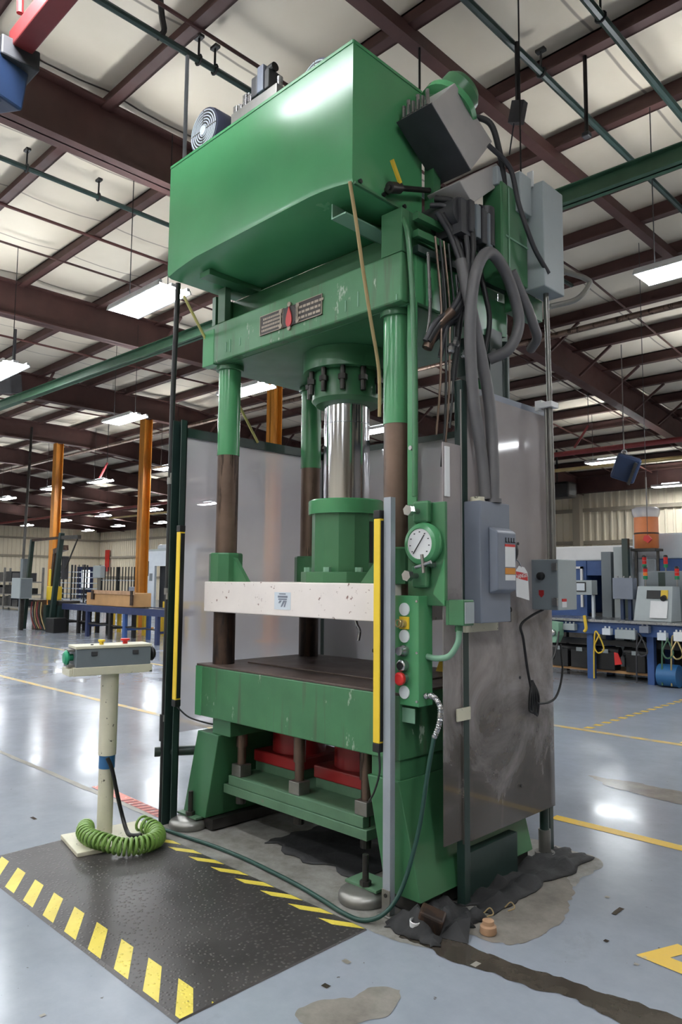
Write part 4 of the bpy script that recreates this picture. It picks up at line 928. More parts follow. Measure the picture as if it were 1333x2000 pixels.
# pedestal with two palm buttons
ang = math.atan2(.47, .09); ca, sa = math.cos(ang), math.sin(ang)
pd = thing('control_pedestal', 'cream two-hand control pedestal with a grey button box on a round pole', 'pedestal', (-4.0, 2.2, 0), local=True)
pd.rotation_euler = (0, 0, ang-PI/2)     # local +Y runs along the box
mk('base_plate', G().box(-.175, .175, -.235, .235, .006, .03), 'ivory', pd, bevel=.004)
mk('pole', G().cyl((-.06, -.02, .03), (-.06, -.02, .43), .044, n=24), 'ivory', pd, sm=40)
mk('blue_band', G().cyl((-.06, -.02, .40), (-.06, -.02, .485), .046, n=24), 'blue_band', pd, sm=40)
mk('upper_pole', G().cyl((-.06, -.02, .475), (-.06, -.02, .945), .051, n=24), 'ivory', pd, sm=40)
tr = mk('tray', G().box(-.15, .025, -.255, .205, .945, .992).box(-.14, .015, -.275, -.255, .945, .985), 'ivory', pd, bevel=.003)
bxo = mk('button_box', G().box(-.14, .02, -.24, .195, .992, 1.095), 'grey_paint', pd, bevel=.003)
mk('lid', G().box(-.145, .025, -.245, .20, 1.095, 1.112), 'ivory', bxo, bevel=.003)
for y in (-.14, .10): mk('lid_latch', G().box(.02, .028, y-.018, y+.018, 1.055, 1.08), 'charcoal', bxo, bevel=.003)
def palm(y, s, mat):
    mk('palm_button', G().lathe([(.02, 0), (.02, .02), (.042, .026), (.044, .036), (.03, .05)], (-.06, y, 1.045), (0, s, 0), n=24), mat, bxo, sm=35)
palm(-.24, -1, 'green_button'); palm(.195, 1, 'black')
mk('button_guard', G().box(-.11, -.012, -.275, -.24, .995, 1.006), 'galv', bxo); mk('button_guard', G().box(-.11, -.012, -.275, -.24, 1.082, 1.092), 'galv', bxo)
mk('yellow_button', G().lathe([(.012, 0), (.012, .014), (.02, .018), (.02, .028)], (-.05, -.08, 1.112), n=18), 'yellow', bxo, sm=35)
mk('red_button', G().lathe([(.014, 0), (.016, .016), (.027, .020), (.027, .030)], (-.05, .06, 1.112), n=20), 'red_bright', bxo, sm=35)
mk('toggle', G().lathe([(.008, 0), (.008, .006)], (-.03, -.14, 1.112), n=10), 'charcoal', bxo)
solo('pedestal_cord', G().tube([(-4.0, 2.16, .47), (-3.985, 2.185, .40), (-3.98, 2.225, .24), (-3.965, 2.25, .13), (-3.90, 2.24, .075), (-3.82, 2.22, .07), (-3.765, 2.255, .075)], .012, 10, 8), 'black', 'black cord bending from the pedestal pole down into the green coil', 'cord', (-4.0, 2.25, 0), sm=50)
# coiled green air hose around the pedestal foot
cen = smooth([(-4.085, 2.09, .083), (-4.0, 2.04, .083), (-3.89, 2.025, .083), (-3.795, 2.05, .08), (-3.72, 2.10, .064), (-3.675, 2.17, .06), (-3.675, 2.26, .06), (-3.72, 2.33, .06), (-3.83, 2.375, .066), (-3.95, 2.35, .083)], 20)
pts = []; turns = 31; m = len(cen)
for k in range(turns*14+1):
    u = k/(turns*14)*(m-1); i = min(int(u), m-2); c = cen[i].lerp(cen[i+1], u-i); d = (cen[i+1]-cen[i]).normalized()
    n1 = Vector((0, 0, 1)); n2 = d.cross(n1).normalized(); a = 2*PI*k/14
    pts.append(c+(n1*math.sin(a)+n2*math.cos(a))*.041)
solo('coil_hose', G().tube(pts, .0085, 6, 0), 'coil_green', 'bright green coiled air hose curled around the pedestal foot', 'hose', (-3.9, 2.2, .06), sm=60)

# tread plate mat with warning stripes
mt = thing('floor_mat', 'dark tread plate operator mat with yellow warning stripes along both edges', 'mat', (-3.2, 2.0, 0))
mk('plate', G().hexa([(-4.20, 1.50, .001), (-2.24, 1.50, .001), (-2.24, 2.455, .001), (-4.20, 2.455, .001), (-4.195, 1.515, .006), (-2.245, 1.515, .006), (-2.245, 2.45, .006), (-4.195, 2.45, .006)]), 'tread', mt)
def stripe(pts): mk('stripe', G().prism([(p[0], p[1]) for p in pts], 2, .006, .0068), 'mat_yellow', mt)
for k in range(-1, 9):
    x = -3.108+.2125*(k-4); q = [(x, 1.657), (x+.097, 1.657), (x+.097+.205, 1.517), (x+.195, 1.517)]
    def clip(poly, lim, sgn):
        out = []
        for i in range(len(poly)):
            a, b = poly[i-1], poly[i]; ia, ib = sgn*(lim-a[0]) >= 0, sgn*(lim-b[0]) >= 0
            if ia != ib: u = (lim-a[0])/(b[0]-a[0]); out.append((lim, a[1]+u*(b[1]-a[1])))
            if ib: out.append(b)
        return out
    q = clip(q, -2.246, 1); q = clip(q, -4.194, -1) if len(q) > 2 else q
    if len(q) > 2: stripe(q)
for k in range(10):
    x = -4.29+.2032*k+.0
    if x < -4.19: continue
    stripe([(x, 2.375), (x+.085, 2.375), (min(x+.225, -2.247), 2.447), (min(x+.14, -2.247), 2.447)])
# rags, debris at the right foot
def rag(name, x0, x1, y0, y1, h, seed, label, edge=.06):
    r = random.Random(seed); nx, ny = 14, 22; g = G()
    hs = {}
    from mathutils import noise as mn
    for j in range(ny+1):
        for i in range(nx+1):
            u, v = i/nx, j/ny
            ex = edge*(mn.noise(Vector((v*5, seed, 0)))+.3*mn.noise(Vector((v*17, seed, 3)))); ey = edge*mn.noise(Vector((u*5, seed, 7)))
            x = x0+(x1-x0)*u+ex*(2*u-1)*1.2; y = y0+(y1-y0)*v+ey*(2*v-1)*1.2
            fall = min(1, 6*min(u, 1-u), 6*min(v, 1-v))
            z = .004+h*fall*max(0, .35+mn.noise(Vector((x*9, y*9, seed)))+.5*mn.noise(Vector((x*24, y*24, seed))))
            g.v.append((x, y, z))
    g.f += [(j*(nx+1)+i, j*(nx+1)+i+1, (j+1)*(nx+1)+i+1, (j+1)*(nx+1)+i) for j in range(ny) for i in range(nx)]
    o = solo(name, g, 'rag', label, 'rag', ((x0+x1)/2, (y0+y1)/2, 0), sm=60)
    s = o.modifiers.new('thick', 'SOLIDIFY'); s.thickness = .004; s.offset = 1
    return o
rag('oily_rag', -2.20, -1.95, 2.52, 2.93, .09, 3, 'crumpled oily black rag heaped at the near right foot of the press')
rag('oily_mat', -2.16, -1.93, 2.96, 3.95, .05, 11, 'oil soaked black absorbent mat under the hazy side guard', .05)
rag('absorbent_mat', -3.35, -2.62, 2.80, 3.5, .03, 21, 'dark absorbent mat spread on the floor under the press bed', .08)
solo('rag_flap', G().add([(-1.98, 2.62, .004), (-1.86, 2.66, .004), (-1.93, 2.78, .05), (-2.04, 2.74, .03), (-1.95, 2.70, .055)], [(0, 1, 4), (1, 2, 4), (2, 3, 4), (3, 0, 4)]), 'rag', 'dark folded rag corner lying beside the wet floor joint', 'rag', (-1.95, 2.7, 0))
solo('rust_block', G().obox((-2.03, 2.63, .055), (.11, .08, .08), (.2, .3, .5)), 'rust', 'rusty brown block among the oily rags at the press foot', 'block', (-2.03, 2.63, .04), bevel=.01)
solo('torn_cup', G().lathe([(.018, 0), (.024, .05), (.021, .052), (.015, .004)], (-2.075, 2.57, .012), (.2, -.1, 1), n=12), 'paper', 'torn white paper cup in front of the rusty block', 'cup', (-2.07, 2.57, 0), sm=40)
solo('wood_plug', G().lathe([(.034, 0), (.037, .006), (.035, .03), (.026, .036), (.025, .052), (.012, .055)], (-1.855, 2.80, .004), n=14), 'wood', 'small tan plug standing alone on the floor beside the rags', 'plug', (-1.855, 2.8, 0), sm=40)
for i, (x, y, a) in enumerate(((-1.965, 2.93, .4), (-1.93, 3.05, 1.2))):
    solo('wire_scrap', G().tube([(x, y, .012), (x+.02, y+.02, .035), (x+.045, y+.01, .02), (x+.03, y-.02, .012)], .003, 6, 6), 'tan_cord', ('curled tan wire scrap at the edge of the oily mat', 'second curled wire scrap lying farther along the oily mat')[i], 'wire', (x, y, 0))

# ================================================================== BACKGROUND, LEFT SIDE OF THE HALL
mf = thing('tilting_machine', 'tall leaning dark green steel machine frame with hanging cables in the far hall', 'machine frame', (-21.2, 9.1, 0))
mk('upright', G().bar((-21.88, 9.0, 0), (-21.55, 9.0, 2.6), .10), 'dark_green', mf); mk('upright', G().bar((-20.55, 9.2, 0), (-20.08, 9.2, 2.75), .12), 'dark_green', mf)
mk('top_bar', G().bar((-21.55, 9.0, 2.58), (-20.12, 9.2, 2.62), .07), 'rust', mf)
mk('inner_upright', G().bar((-21.05, 9.4, .75), (-20.85, 9.4, 2.25), .12), 'rust', mf); mk('inner_bar', G().bar((-20.9, 9.4, 2.25), (-20.2, 9.4, 2.35), .14), 'steel_brown', mf)
mk('jib_bar', G().bar((-20.15, 9.2, 2.62), (-19.0, 9.2, 2.60), .10), 'steel_dark', mf); mk('jib_stay', G().bar((-19.1, 9.2, 2.55), (-19.75, 9.2, 1.75), .03), 'steel_dark', mf)
mk('motor_block', G().box(-21.15, -20.75, 9.3, 9.6, .85, 1.25).box(-21.1, -20.95, 9.32, 9.5, 1.25, 1.75), 'yellow', mf, bevel=.03, label='yellow drive unit')
mk('slide_head', G().box(-20.2, -20.08, 9.28, 9.45, 1.45, 2.1), 'charcoal', mf, bevel=.02)
mk('pedestal_base', G().box(-21.55, -21.3, 9.1, 9.4, 0, .85), 'steel_brown', mf); mk('pedestal_base', G().box(-20.95, -20.75, 9.15, 9.5, 0, .72), 'dark_green', mf); mk('pedestal_base', G().box(-20.4, -20.25, 9.3, 9.6, 0, .72), 'dark_green', mf)
mk('deck', G().box(-21.0, -20.25, 9.3, 9.9, .72, .84), 'steel_dark', mf)
for i in range(6):
    x = -21.5+i*.13; mk('loose_cable', G().tube([(x, 9.05, .8), (x+.08, 9.0, .5), (x+.14+.05*(i % 2), 9.02, .25), (x+.3, 9.05, .05)], .018, 6, 4), ('red_pipe', 'black', 'tan_cord')[i % 3], mf)
mk('gear_case', G().box(-20.2, -19.7, 8.9, 9.28, .0, .4), 'black', mf, bevel=.02)
cbn = thing('control_cabinet', 'light grey control cabinet standing at the foot of the tall dark machine frame', 'cabinet', (-21.35, 8.7, 0))
mk('case', G().box(-21.65, -21.05, 8.5, 8.85, .9, 1.48), 'grey_light', cbn, bevel=.01); mk('side', G().box(-21.048, -21.04, 8.52, 8.83, .92, 1.46), 'grey_paint', cbn); mk('stand', G().box(-21.4, -21.3, 8.65, 8.75, 0, .9), 'steel_dark', cbn)
solo('tall_pipe', G().bar((-22.35, 9.05, 0), (-22.95, 9.4, 6.2), .07), 'steel_dark', 'very tall thin dark pole left of the machine frame reaching the roof', 'pole', (-22.35, 9.05, 0))
solo('grey_bollard', G().box(-22.2, -22.04, 8.95, 9.1, 0, 2.05), 'grey_paint', 'square grey post standing beside the light grey control cabinet', 'post', (-22.12, 9.0, 0))
opn = thing('operator_panel', 'grey operator panel on a slim stand right of the machine frame', 'panel', (-19.6, 9.5, 0))
mk('screen_box', G().box(-19.85, -19.4, 10.05, 10.2, 1.5, 1.85), 'grey_light', opn, bevel=.02); mk('stand', G().box(-19.65, -19.58, 10.1, 10.17, 0, 1.5), 'galv', opn)
# roller conveyors
def conveyor(x0, x1, y0, y1, z, label, legs, mat='blue_dark'):
    t = thing('roller_conveyor', label, 'conveyor', ((x0+x1)/2, (y0+y1)/2, 0))
    mk('side_rail', G().box(x0, x1, y0, y0+.06, z-.16, z), mat, t); mk('side_rail', G().box(x0, x1, y1-.06, y1, z-.16, z), mat, t)
    n = int((x1-x0)/.16); r0 = None
    for i in range(n):
        x = x0+.08+i*.16
        if r0 is None: r0 = mk('roller', G().cyl((x, y0+.06, z-.05), (x, y1-.06, z-.05), .035, n=8), 'steel_dark', t); rx = x
        else:
            c = bpy.data.objects.new('roller', r0.data); C.objects.link(c); c.parent = t; c.location = (x-rx, 0, 0)
    for lx, m in legs:
        for y in (y0+.03, y1-.03): mk('leg', G().box(lx-.05, lx+.05, y-.04, y+.04, 0, z-.16), m, t)
        mk('cross_tie', G().box(lx-.03, lx+.03, y0+.07, y1-.07, .25, .30), m, t)
    mk('long_tie', G().box(legs[0][0], legs[-1][0], y0+.02, y0+.05, .32, .35), 'steel_dark', t)
conveyor(-18.25, -14.3, 9.05, 9.75, .80, 'blue roller conveyor carrying the long cardboard carton', ((-18.1, 'blue_dark'), (-16.9, 'black'), (-16.2, 'blue'), (-14.75, 'blue_dark')))
conveyor(-20.2, -18.4, 9.35, 9.95, .78, 'short dark blue conveyor between the machine frame and the carton', ((-20.0, 'black'), (-19.2, 'black'), (-18.6, 'black')))
ct = thing('carton', 'long open cardboard carton lying on the blue conveyor', 'carton', (-17.2, 9.4, .8))
mk('body', G().box(-18.05, -16.0, 9.15, 9.65, .802, 1.14), 'cardboard', ct, bevel=.01)
mk('end_flap', G().box(-18.45, -18.06, 9.2, 9.6, .802, 1.12), 'cardboard', ct, bevel=.01)
mk('edge_strip', G().box(-18.05, -15.9, 9.12, 9.15, 1.10, 1.19), 'wood', ct); mk('end_bracket', G().box(-18.02, -17.9, 9.1, 9.15, .95, 1.18).box(-16.05, -15.95, 9.1, 9.14, .85, 1.2), 'rust', ct)
def yframe(x0, x1, y0, y1, z, label):
    t = thing('barrier_frame', label, 'frame', ((x0+x1)/2, (y0+y1)/2, 0))
    mk('top_rail', G().box(x0, x1, y0, y0+.08, z-.08, z), 'yellow_frame', t); mk('top_rail', G().box(x0, x1, y1-.08, y1, z-.08, z), 'yellow_frame', t)
    for x in (x0+.05, x1-.05):
        for y in (y0+.04, y1-.04): mk('leg', G().box(x-.05, x+.05, y-.04, y+.04, 0, z-.08), 'yellow_frame', t)
yframe(-20.3, -18.9, 10.4, 11.0, .62, 'yellow steel stand behind the short dark conveyor')
yframe(-19.4, -17.4, 10.3, 10.9, .66, 'yellow steel stand behind the carton at the orange column')
yframe(-17.0, -15.9, 10.6, 11.2, .90, 'higher yellow steel stand beside the dark guard post')
# storage racks
def rack(x0, x1, y0, y1, h, n, label, mat='steel_dark', bins=None, grid=0):
    t = thing('storage_rack', label, 'rack', ((x0+x1)/2, (y0+y1)/2, 0))
    k = max(2, int((x1-x0)/1.4)+1)
    for i in range(k):
        x = x0+(x1-x0)*i/(k-1)
        for y in (y0, y1): mk('upright', G().box(x-.04, x+.04, y-.04, y+.04, 0, h), mat, t)
    for j in range(n): mk('shelf', G().box(x0, x1, y0, y1, .12+j*(h-.25)/n, .17+j*(h-.25)/n), 'galv' if not grid else 'white_paint', t)
    for i in range(grid): mk('wire', G().box(x0+(x1-x0)*(i+.5)/grid-.02, x0+(x1-x0)*(i+.5)/grid+.02, y0-.02, y0+.02, .2, h), mat, t)
    if bins:
        r = random.Random(n)
        for j in range(n):
            z = .171+j*(h-.25)/n; x = x0+.15
            while x < x1-.5:
                w = r.uniform(.5, .9); hh = min((h-.25)/n-.1, r.uniform(.25, .5))
                solo('storage_bin', G().box(x, min(x+w, x1-.1), y0+.1, y1-.1, z, z+hh), r.choice(('black', 'charcoal', 'steel_brown', 'dark_tint')), 'dark bin stored on the long rack at the far picture edge', 'bin', (x+w/2, y0+.3, z), bins)
                x += w+.1
rack(-37.4, -33.6, 13.6, 14.6, 1.95, 3, 'long grey storage rack with dark bins at the far picture edge', 'galv', 'dark bins on the far rack')
rack(-47.5, -42.5, 21.0, 22.0, 2.3, 6, 'white and dark wire shelving in front of the bright door', 'dark_tint', None, 10)
rack(-38.5, -34.7, 20.0, 21.0, 2.1, 3, 'black wire cage racks between the red banner and the orange column', 'black', None, 12)
solo('wall_banner', G().box(-52.9, -52.3, 27.75, 27.8, 2.0, 3.65), 'red_bright', 'tall red banner on the far wall', 'banner', (-52.6, 27.8, 2.0))
ofc = thing('office_booth', 'white partition booth with a dark doorway right of the nearer orange column', 'booth', (-26.0, 16.2, 0))
mk('wall_panel', G().box(-27.3, -26.35, 16.0, 16.1, 0, 2.6).box(-26.35, -25.5, 16.0, 16.1, 2.0, 2.6).box(-25.5, -23.5, 16.0, 16.1, 0, 2.6), 'white_paint', ofc)
mk('doorway', G().box(-26.35, -25.5, 16.25, 16.3, 0, 2.0), 'dark_tint', ofc); mk('window', G().box(-27.15, -26.8, 15.98, 16.0, 1.6, 2.2), 'black', ofc); mk('notice', G().box(-26.7, -26.5, 15.98, 16.0, 1.4, 1.7), 'grey_paint', ofc)
mk('roof', G().box(-27.35, -23.4, 16.0, 18, 2.6, 2.68), 'grey_light', ofc)
solo('floor_cabinet', G().box(-27.3, -26.8, 15.4, 15.8, 0, 1.15), 'grey_blue', 'blue grey floor cabinet in front of the white booth', 'cabinet', (-27.0, 15.6, 0), bevel=.02)
solo('white_duct', G().cyl((-27.6, 17, 2.81), (-24.4, 17, 2.81), .13, n=12), 'white_paint', 'short white duct lying along the top of the white booth', 'duct', (-26, 17, 2.81), sm=40)

# ================================================================== BACKGROUND, RIGHT SIDE OF THE HALL
wt = thing('assembly_bench', 'long assembly bench with blue legs and blue apron behind the press', 'bench', (-4.8, 11.4, 0))
mk('worktop', G().box(-6.35, -2.6, 10.95, 11.9, .885, .925), 'steel', wt, bevel=.004)
mk('apron', G().box(-6.1, -2.6, 11.02, 11.06, .70, .885), 'blue', wt)
for x in (-5.41, -4.47, -3.5):
    for y in (11.13, 11.8): mk('leg', G().box(x-.05, x+.05, y-.05, y+.05, .0, .885), 'blue', wt)
for x in (-6.2,): mk('leg', G().box(x-.04, x+.04, 11.75, 11.85, 0, .885), 'steel_dark', wt)
mk('lower_shelf', G().box(-6.2, -2.7, 11.25, 11.85, .10, .14), 'cardboard', wt)
mk('cable_tray', G().box(-6.2, -2.7, 11.2, 11.35, .52, .60), 'black', wt)
def bench_box(x0, x1, z0, z1, mat, label, name='terminal_box', y=10.98):
    t = thing(name, label, 'box', ((x0+x1)/2, y, z0))
    mk('body', G().box(x0, x1, y-.07, y+.035, z0, z1), mat, t, bevel=.008)
    k = max(2, int((x1-x0)/.055))
    for i in range(k): mk('gland', G().cyl((x0+(i+.5)*(x1-x0)/k, y-.02, z1), (x0+(i+.5)*(x1-x0)/k, y-.02, z1+.03), .014, n=8), mat, t)
    return t
bench_box(-4.93, -4.62, .655, .79, 'grey_light', 'wide light grey terminal box with cable glands under the bench top')
bench_box(-5.78, -5.58, .74, .84, 'grey_light', 'small grey terminal box under the bench near the hazy guard')
bench_box(-5.13, -5.0, .70, .80, 'white_paint', 'small white junction box with a green cable under the bench')
bench_box(-4.56, -4.42, .76, .86, 'grey_blue', 'pale blue socket box on the second bench leg')
bench_box(-4.30, -4.17, .67, .78, 'white_paint', 'white valve box right of the second blue bench leg')
bench_box(-4.07, -3.9, .67, .80, 'paper', 'white valve box at the picture edge under the bench')
gr_ = thing('gearbox', 'grey green machine head with a round coupling at the bench end', 'gearbox', (-5.95, 10.9, .55))
mk('head', G().prism([(-6.1, .62), (-6.02, .54), (-5.84, .54), (-5.78, .66), (-5.78, .86), (-6.0, .88), (-6.1, .80)], 1, 10.78, 10.95), 'green_light', gr_, bevel=.01)
mk('coupling', G().lathe([(.05, 0), (.05, .05), (.03, .06)], (-5.87, 10.78, .70), (0, -1, 0), n=14), 'silver', gr_, sm=30)
for i, (x, l) in enumerate(((-6.0, 'black motor hung under the bench behind the machine head'), (-5.65, 'black drive unit under the bench next to the first blue leg'), (-5.22, 'dark valve stack under the bench between the blue legs'), (-4.75, 'dark motor under the wide grey terminal box'))):
    t = thing('drive_unit', l, 'motor', (x, 11.3, .4)); mk('body', G().box(x-.15, x+.15, 11.2, 11.42, .14, .42).cyl((x-.2, 11.3, .42), (x+.2, 11.3, .42), .08, n=14), 'black', t, bevel=.01); mk('nameplate', G().box(x-.05, x+.05, 11.19, 11.2, .40, .46), 'grey_light', t)
solo('red_flag', G().prism([(-4.99, .44), (-4.93, .43), (-4.87, .27), (-4.98, .25)], 1, 11.0, 11.02), 'red_bright', 'bright red tag hanging from a cable under the bench', 'tag', (-4.93, 11, .3))
solo('blue_motor', G().cyl((-4.33, 11.05, .165), (-4.05, 11.05, .165), .16, n=20), 'blue_band', 'round blue motor on the floor beside the right bench leg', 'motor', (-4.2, 11.05, 0), sm=40)
for i, (x, m, l) in enumerate(((-5.18, 'yellow_frame', 'yellow cable looping down from the white junction box'), (-4.52, 'charcoal', 'grey cable hanging along the second blue leg'), (-4.15, 'beam_green', 'green cable looping in front of the blue motor'), (-4.02, 'brass', 'tan hose hanging at the picture edge under the bench'))):
    solo('loose_cable', G().tube([(x, 10.93, .70), (x-.08, 10.92, .52), (x-.02, 10.92, .42), (x+.07, 10.92, .5), (x-.06, 10.94, .75), (x-.09, 10.93, .5), (x-.10, 10.93, .15), (x-.1, 10.93, .03)], .012, 6, 6), m, l, 'cable', (x, 10.93, .1))
solo('yellow_strap', G().tube([(-5.42, 10.93, .98), (-5.40, 10.92, .88), (-5.39, 10.92, .78), (-5.42, 10.92, .73)], .025, 8, 5), 'yellow_frame', 'yellow twisted strap hanging over the bench edge', 'strap', (-5.42, 10.93, .9))
cabl = solo('extension_cable', G().tube([(-5.76, 10.75, .72), (-5.72, 10.6, .5), (-5.7, 10.4, .3), (-5.6, 9.6, .08), (-5.3, 8.4, .02), (-4.6, 7.2, .02), (-3.6, 6.2, .02)], .014, 6, 8), 'rubber', 'thick black cord falling from the bench end to the floor', 'cord', (-5.7, 10.5, 0))
# equipment on the bench
pn = thing('electrical_cabinet', 'square grey electrical panel on a post above the bench', 'panel', (-4.93, 11.35, .925))
mk('case', G().box(-5.10, -4.78, 11.25, 11.42, 1.24, 1.57), 'grey_blue', pn, bevel=.008); mk('post', G().box(-5.02, -4.97, 11.34, 11.4, .925, 1.24).box(-4.9, -4.85, 11.34, 11.4, .925, 1.24), 'blue_navy', pn)
for i in range(3): mk('gland', G().cyl((-5.05+i*.1, 11.33, 1.57), (-5.05+i*.1, 11.33, 1.60), .016, n=8), 'silver', pn)
cs = thing('sloped_console', 'pale grey sloped console with a dark display and a paper sheet on the bench', 'console', (-4.43, 11.3, .925))
mk('case', G().hexa([(-4.72, 11.1, .926), (-4.16, 11.1, .926), (-4.16, 11.5, .926), (-4.72, 11.5, .926), (-4.69, 11.22, 1.445), (-4.17, 11.22, 1.445), (-4.17, 11.5, 1.445), (-4.69, 11.5, 1.445)]), 'grey_light', cs, bevel=.008)
mk('display', G().hexa([(-4.54, 11.165, 1.26), (-4.34, 11.165, 1.26), (-4.34, 11.185, 1.26), (-4.54, 11.185, 1.26), (-4.54, 11.192, 1.385), (-4.34, 11.192, 1.385), (-4.34, 11.21, 1.385), (-4.54, 11.21, 1.385)]), 'black', cs)
mk('yellow_plate', G().hexa([(-4.33, 11.165, 1.26), (-4.23, 11.165, 1.26), (-4.23, 11.185, 1.26), (-4.33, 11.185, 1.26), (-4.33, 11.192, 1.39), (-4.23, 11.192, 1.39), (-4.23, 11.21, 1.39), (-4.33, 11.21, 1.39)]), 'yellow_frame', cs)
mk('knob', G().cyl((-4.28, 11.18, 1.28), (-4.28, 11.12, 1.265), .04, n=14), 'black', cs)
mk('paper_sheet', G().hexa([(-4.47, 11.085, .98), (-4.22, 11.085, .98), (-4.22, 11.1, .98), (-4.47, 11.1, .98), (-4.47, 11.145, 1.23), (-4.22, 11.145, 1.23), (-4.22, 11.16, 1.23), (-4.47, 11.16, 1.23)]), 'paper', cs)
hm = thing('touch_panel', 'small grey touch panel on the bench beside the starter box', 'panel', (-5.72, 11.6, .925))
mk('case', G().box(-5.89, -5.56, 11.5, 11.7, 1.29, 1.53), 'grey_light', hm, bevel=.008); mk('screen', G().box(-5.84, -5.66, 11.49, 11.5, 1.34, 1.50), 'dark_tint', hm); mk('display_area', G().box(-5.82, -5.68, 11.485, 11.49, 1.36, 1.48), 'white_paint', hm); mk('arm', G().box(-5.62, -5.58, 11.6, 11.65, .925, 1.29), 'white_paint', hm)
def stack_light(x, y, z, cols, label):
    t = thing('stack_light', label, 'signal light', (x, y, z), 'red stack lights over the bench')
    mk('pole', G().cyl((x, y, z-(.055 if y > 11.5 else .105)), (x, y, z), .012, n=8), 'galv', t)
    for i, c in enumerate(cols): mk('lens', G().cyl((x, y, z+i*.055), (x, y, z+.05+i*.055), .032, n=14), c, t, sm=40)
    mk('cap', G().lathe([(.033, 0), (.033, .02), (.02, .035)], (x, y, z+len(cols)*.055-.005), n=14), 'dark_tint', t, sm=40)
stack_light(-4.74, 11.62, 1.735, ('lens_green', 'lens_red', 'lens_red'), 'signal stack light below the orange drum')
stack_light(-4.45, 11.72, 1.735, ('lens_green', 'lens_red', 'lens_red'), 'signal stack light in front of the blue machine panel')
stack_light(-4.60, 11.3, 1.55, ('lens_green', 'lens_amber', 'lens_red'), 'signal stack light on the top corner of the sloped console')
stack_light(-4.15, 11.35, 1.55, ('lens_green', 'lens_red', 'lens_red'), 'signal stack light nearest the picture edge on the console')
bc = thing('grey_cabinet', 'grey cabinet standing behind the sloped console', 'cabinet', (-4.5, 11.75, .925)); mk('case', G().box(-4.75, -4.1, 11.6, 11.85, .926, 1.68), 'grey_paint', bc, bevel=.01); mk('door_seam', G().box(-4.52, -4.42, 11.59, 11.6, 1.0, 1.66), 'dark_green', bc)
# moulding machine behind the bench
im = thing('moulding_machine', 'white topped blue moulding machine with an open dark bay behind the bench', 'machine', (-6.0, 13.2, 0))
mk('bed_frame', G().box(-7.6, -2.2, 12.7, 14.0, 0, .75), 'steel_dark', im, bevel=.02)
mk('top_cover', G().box(-7.3, -5.50, 12.6, 13.9, 1.885, 2.15), 'white', im, bevel=.03); mk('blue_panel', G().box(-7.3, -6.2, 12.62, 13.9, .75, 1.885), 'blue', im, bevel=.01)
mk('blue_panel', G().box(-6.2, -5.75, 12.64, 12.7, 1.62, 1.885), 'blue', im); mk('bay_back', G().box(-6.2, -5.4, 13.5, 13.6, .75, 1.885), 'dark_tint', im); mk('bay_floor', G().box(-6.2, -5.4, 12.7, 13.5, .75, .95), 'black', im)
mk('handle_rail', G().box(-6.30, -6.26, 12.58, 12.62, 1.05, 1.78).box(-6.4, -6.26, 12.58, 12.62, 1.74, 1.78), 'white', im)
mk('gate_column', G().box(-5.72, -5.55, 12.2, 12.5, 0, 2.02), 'grey_paint', im); mk('gate_column', G().box(-5.50, -5.30, 12.2, 12.5, 0, 2.1), 'grey_light', im)
mk('rear_cover', G().box(-5.35, -2.3, 12.62, 14.0, 1.9, 2.33), 'white_paint', im, bevel=.03); mk('rear_cover', G().box(-5.35, -4.95, 12.6, 14.0, .75, 1.9), 'white_paint', im, bevel=.02); mk('blue_panel', G().box(-4.95, -2.3, 12.62, 14.0, .75, 1.9), 'blue', im, bevel=.02)
solo('green_post', G().box(-5.23, -5.13, 11.92, 12.0, 0, 2.22), 'dark_green', 'dark green post rising in front of the white machine cover', 'post', (-5.18, 12.0, 0))
dm = thing('copper_drum', 'orange drum under clear film standing high in front of the moulding machine', 'drum', (-4.97, 12.3, 0))
DX, DY, DZ = -4.97, 12.3, 2.06
mk('barrel', G().lathe([(.175, 0), (.19, .02), (.19, .25), (.194, .26), (.19, .27), (.19, .53)], (DX, DY, DZ), n=28), 'copper_orange', dm, sm=40); mk('band', G().lathe([(.194, 0), (.194, .025)], (DX, DY, DZ+.24), n=28), 'rust', dm, sm=40)
mk('film_cover', G().lathe([(.194, 0), (.215, .06), (.225, .14), (.18, .17), (.09, .12), (.02, .15)], (DX, DY, DZ+.52), n=14), 'film', dm, sm=50); mk('feed_pipe', G().cyl((DX+.02, DY, DZ+.56), (DX+.02, DY, DZ+1.2), .012, n=8), 'galv', dm)
mk('stand', G().box(DX-.2, DX+.2, DY-.18, DY+.18, DZ-.04, DZ), 'steel_dark', dm)
for sx in (-.18, .18): mk('leg', G().box(DX+sx-.018, DX+sx+.018, DY-.02, DY+.02, 0, DZ-.04), 'steel_dark', dm)
rt = thing('red_tag', 'small red pointed tag hanging on a wire beside the orange drum', 'tag', (-4.83, 12, 2.2)); mk('card', G().prism([(-4.90, 2.19), (-4.82, 2.14), (-4.76, 2.2), (-4.82, 2.27), (-4.88, 2.26)], 1, 11.98, 12.03), 'red_bright', rt); mk('wire', G().cyl((-4.83, 12.0, 2.26), (-4.83, 12.0, 7.2), .005, n=5), 'charcoal', rt)
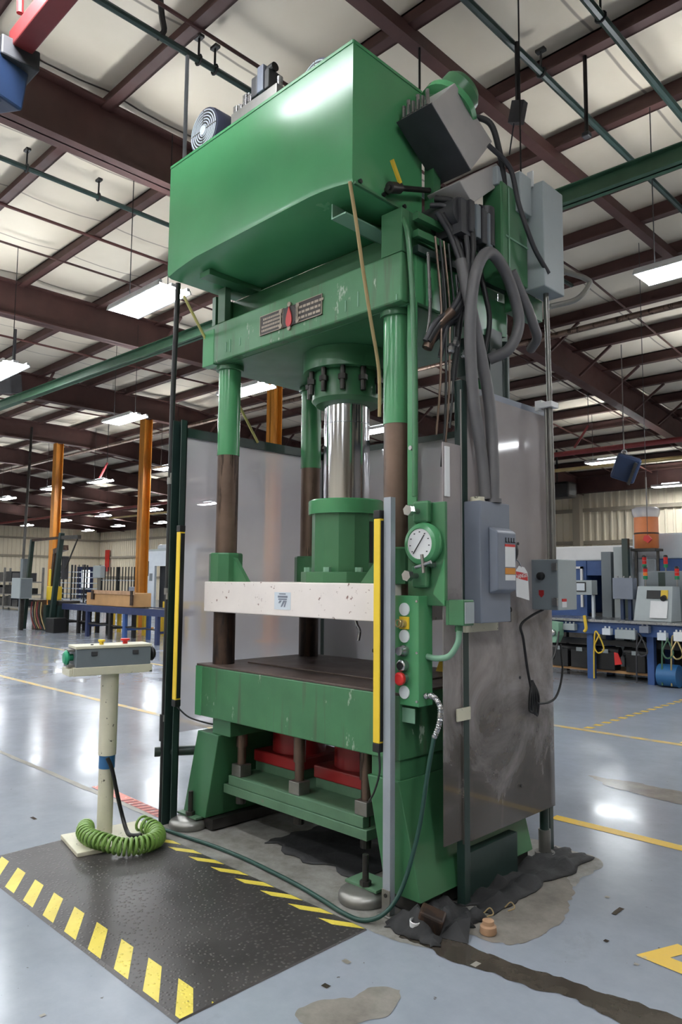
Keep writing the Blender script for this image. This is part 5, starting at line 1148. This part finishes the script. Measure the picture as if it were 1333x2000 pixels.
ch = thing('drag_chain', 'grey perforated cable chain standing at the picture edge over the machine', 'cable chain', (-4.15, 12.8, 2.0)); mk('chain', G().box(-4.2, -4.12, 12.45, 12.55, 1.4, 2.45), 'grey_paint', ch); 
for i in range(8): mk('link_hole', G().box(-4.18, -4.14, 12.44, 12.45, 1.75+i*.085, 1.79+i*.085), 'white_paint', ch)
ht = thing('unit_heater', 'dark blue unit heater hanging tilted from the roof', 'heater', (-6.9, 16, 4.0))
mk('case', G().obox((-6.92, 16.1, 4.05), (.52, .5, .56), (.25, .35, .5)), 'blue_navy', ht, bevel=.05); mk('rim', G().obox((-6.72, 15.95, 3.90), (.06, .46, .50), (.25, .35, .5)), 'steel_dark', ht, bevel=.01); mk('hanger', G().cyl((-6.95, 16.1, 4.3), (-6.95, 16.1, 6.95), .012, n=6), 'galv', ht); mk('shackle', G().ring((-6.95, 16.1, 4.40), (0, 1, 0), .06, .015, 14, 6), 'white', ht)
h2 = thing('dark_blower', 'dark red and black blower hanging in front of the far wall', 'blower', (-13, 24, 5)); mk('case', G().box(-13.3, -12.2, 23.6, 24.3, 4.45, 5.0), 'black', h2, bevel=.08); mk('nozzle', G().cyl((-13.3, 23.95, 4.72), (-13.65, 23.9, 4.72), .18, n=14), 'red', h2); mk('hanger', G().box(-12.8, -12.76, 23.9, 23.95, 5.0, 6.3), 'black', h2)
sp = thing('ceiling_speaker', 'dark square speaker hanging under the roof beside the green beam', 'speaker', (-16.5, 6.0, 5.9)); mk('case', G().obox((-16.4, 6.2, 5.75), (.4, .3, .42), (.2, .1, .3)), 'charcoal', sp, bevel=.02); mk('arm', G().bar((-16.4, 6.25, 5.9), (-16.4, 6.25, 7.0), .05), 'charcoal', sp)
for i, (x, y, z, l) in enumerate(((-8.9, 17.6, 4.95, 'pink pull cord handle right of the drum wire under the red pipe'), (-24.45, 12.5, 5.03, 'red pull cord above the fixture between the orange columns'))):
    pcd = thing('pull_cord', l, 'cord', (x, y, z)); mk('handle', G().bar((x, y, z), (x+.35, y+.1, z+.55), .05), 'red_pipe', pcd); mk('wire', G().cyl((x+.35, y+.1, z+.5), (x+.35, y+.1, roof_z(y)-.015), .008, n=5), 'charcoal', pcd)
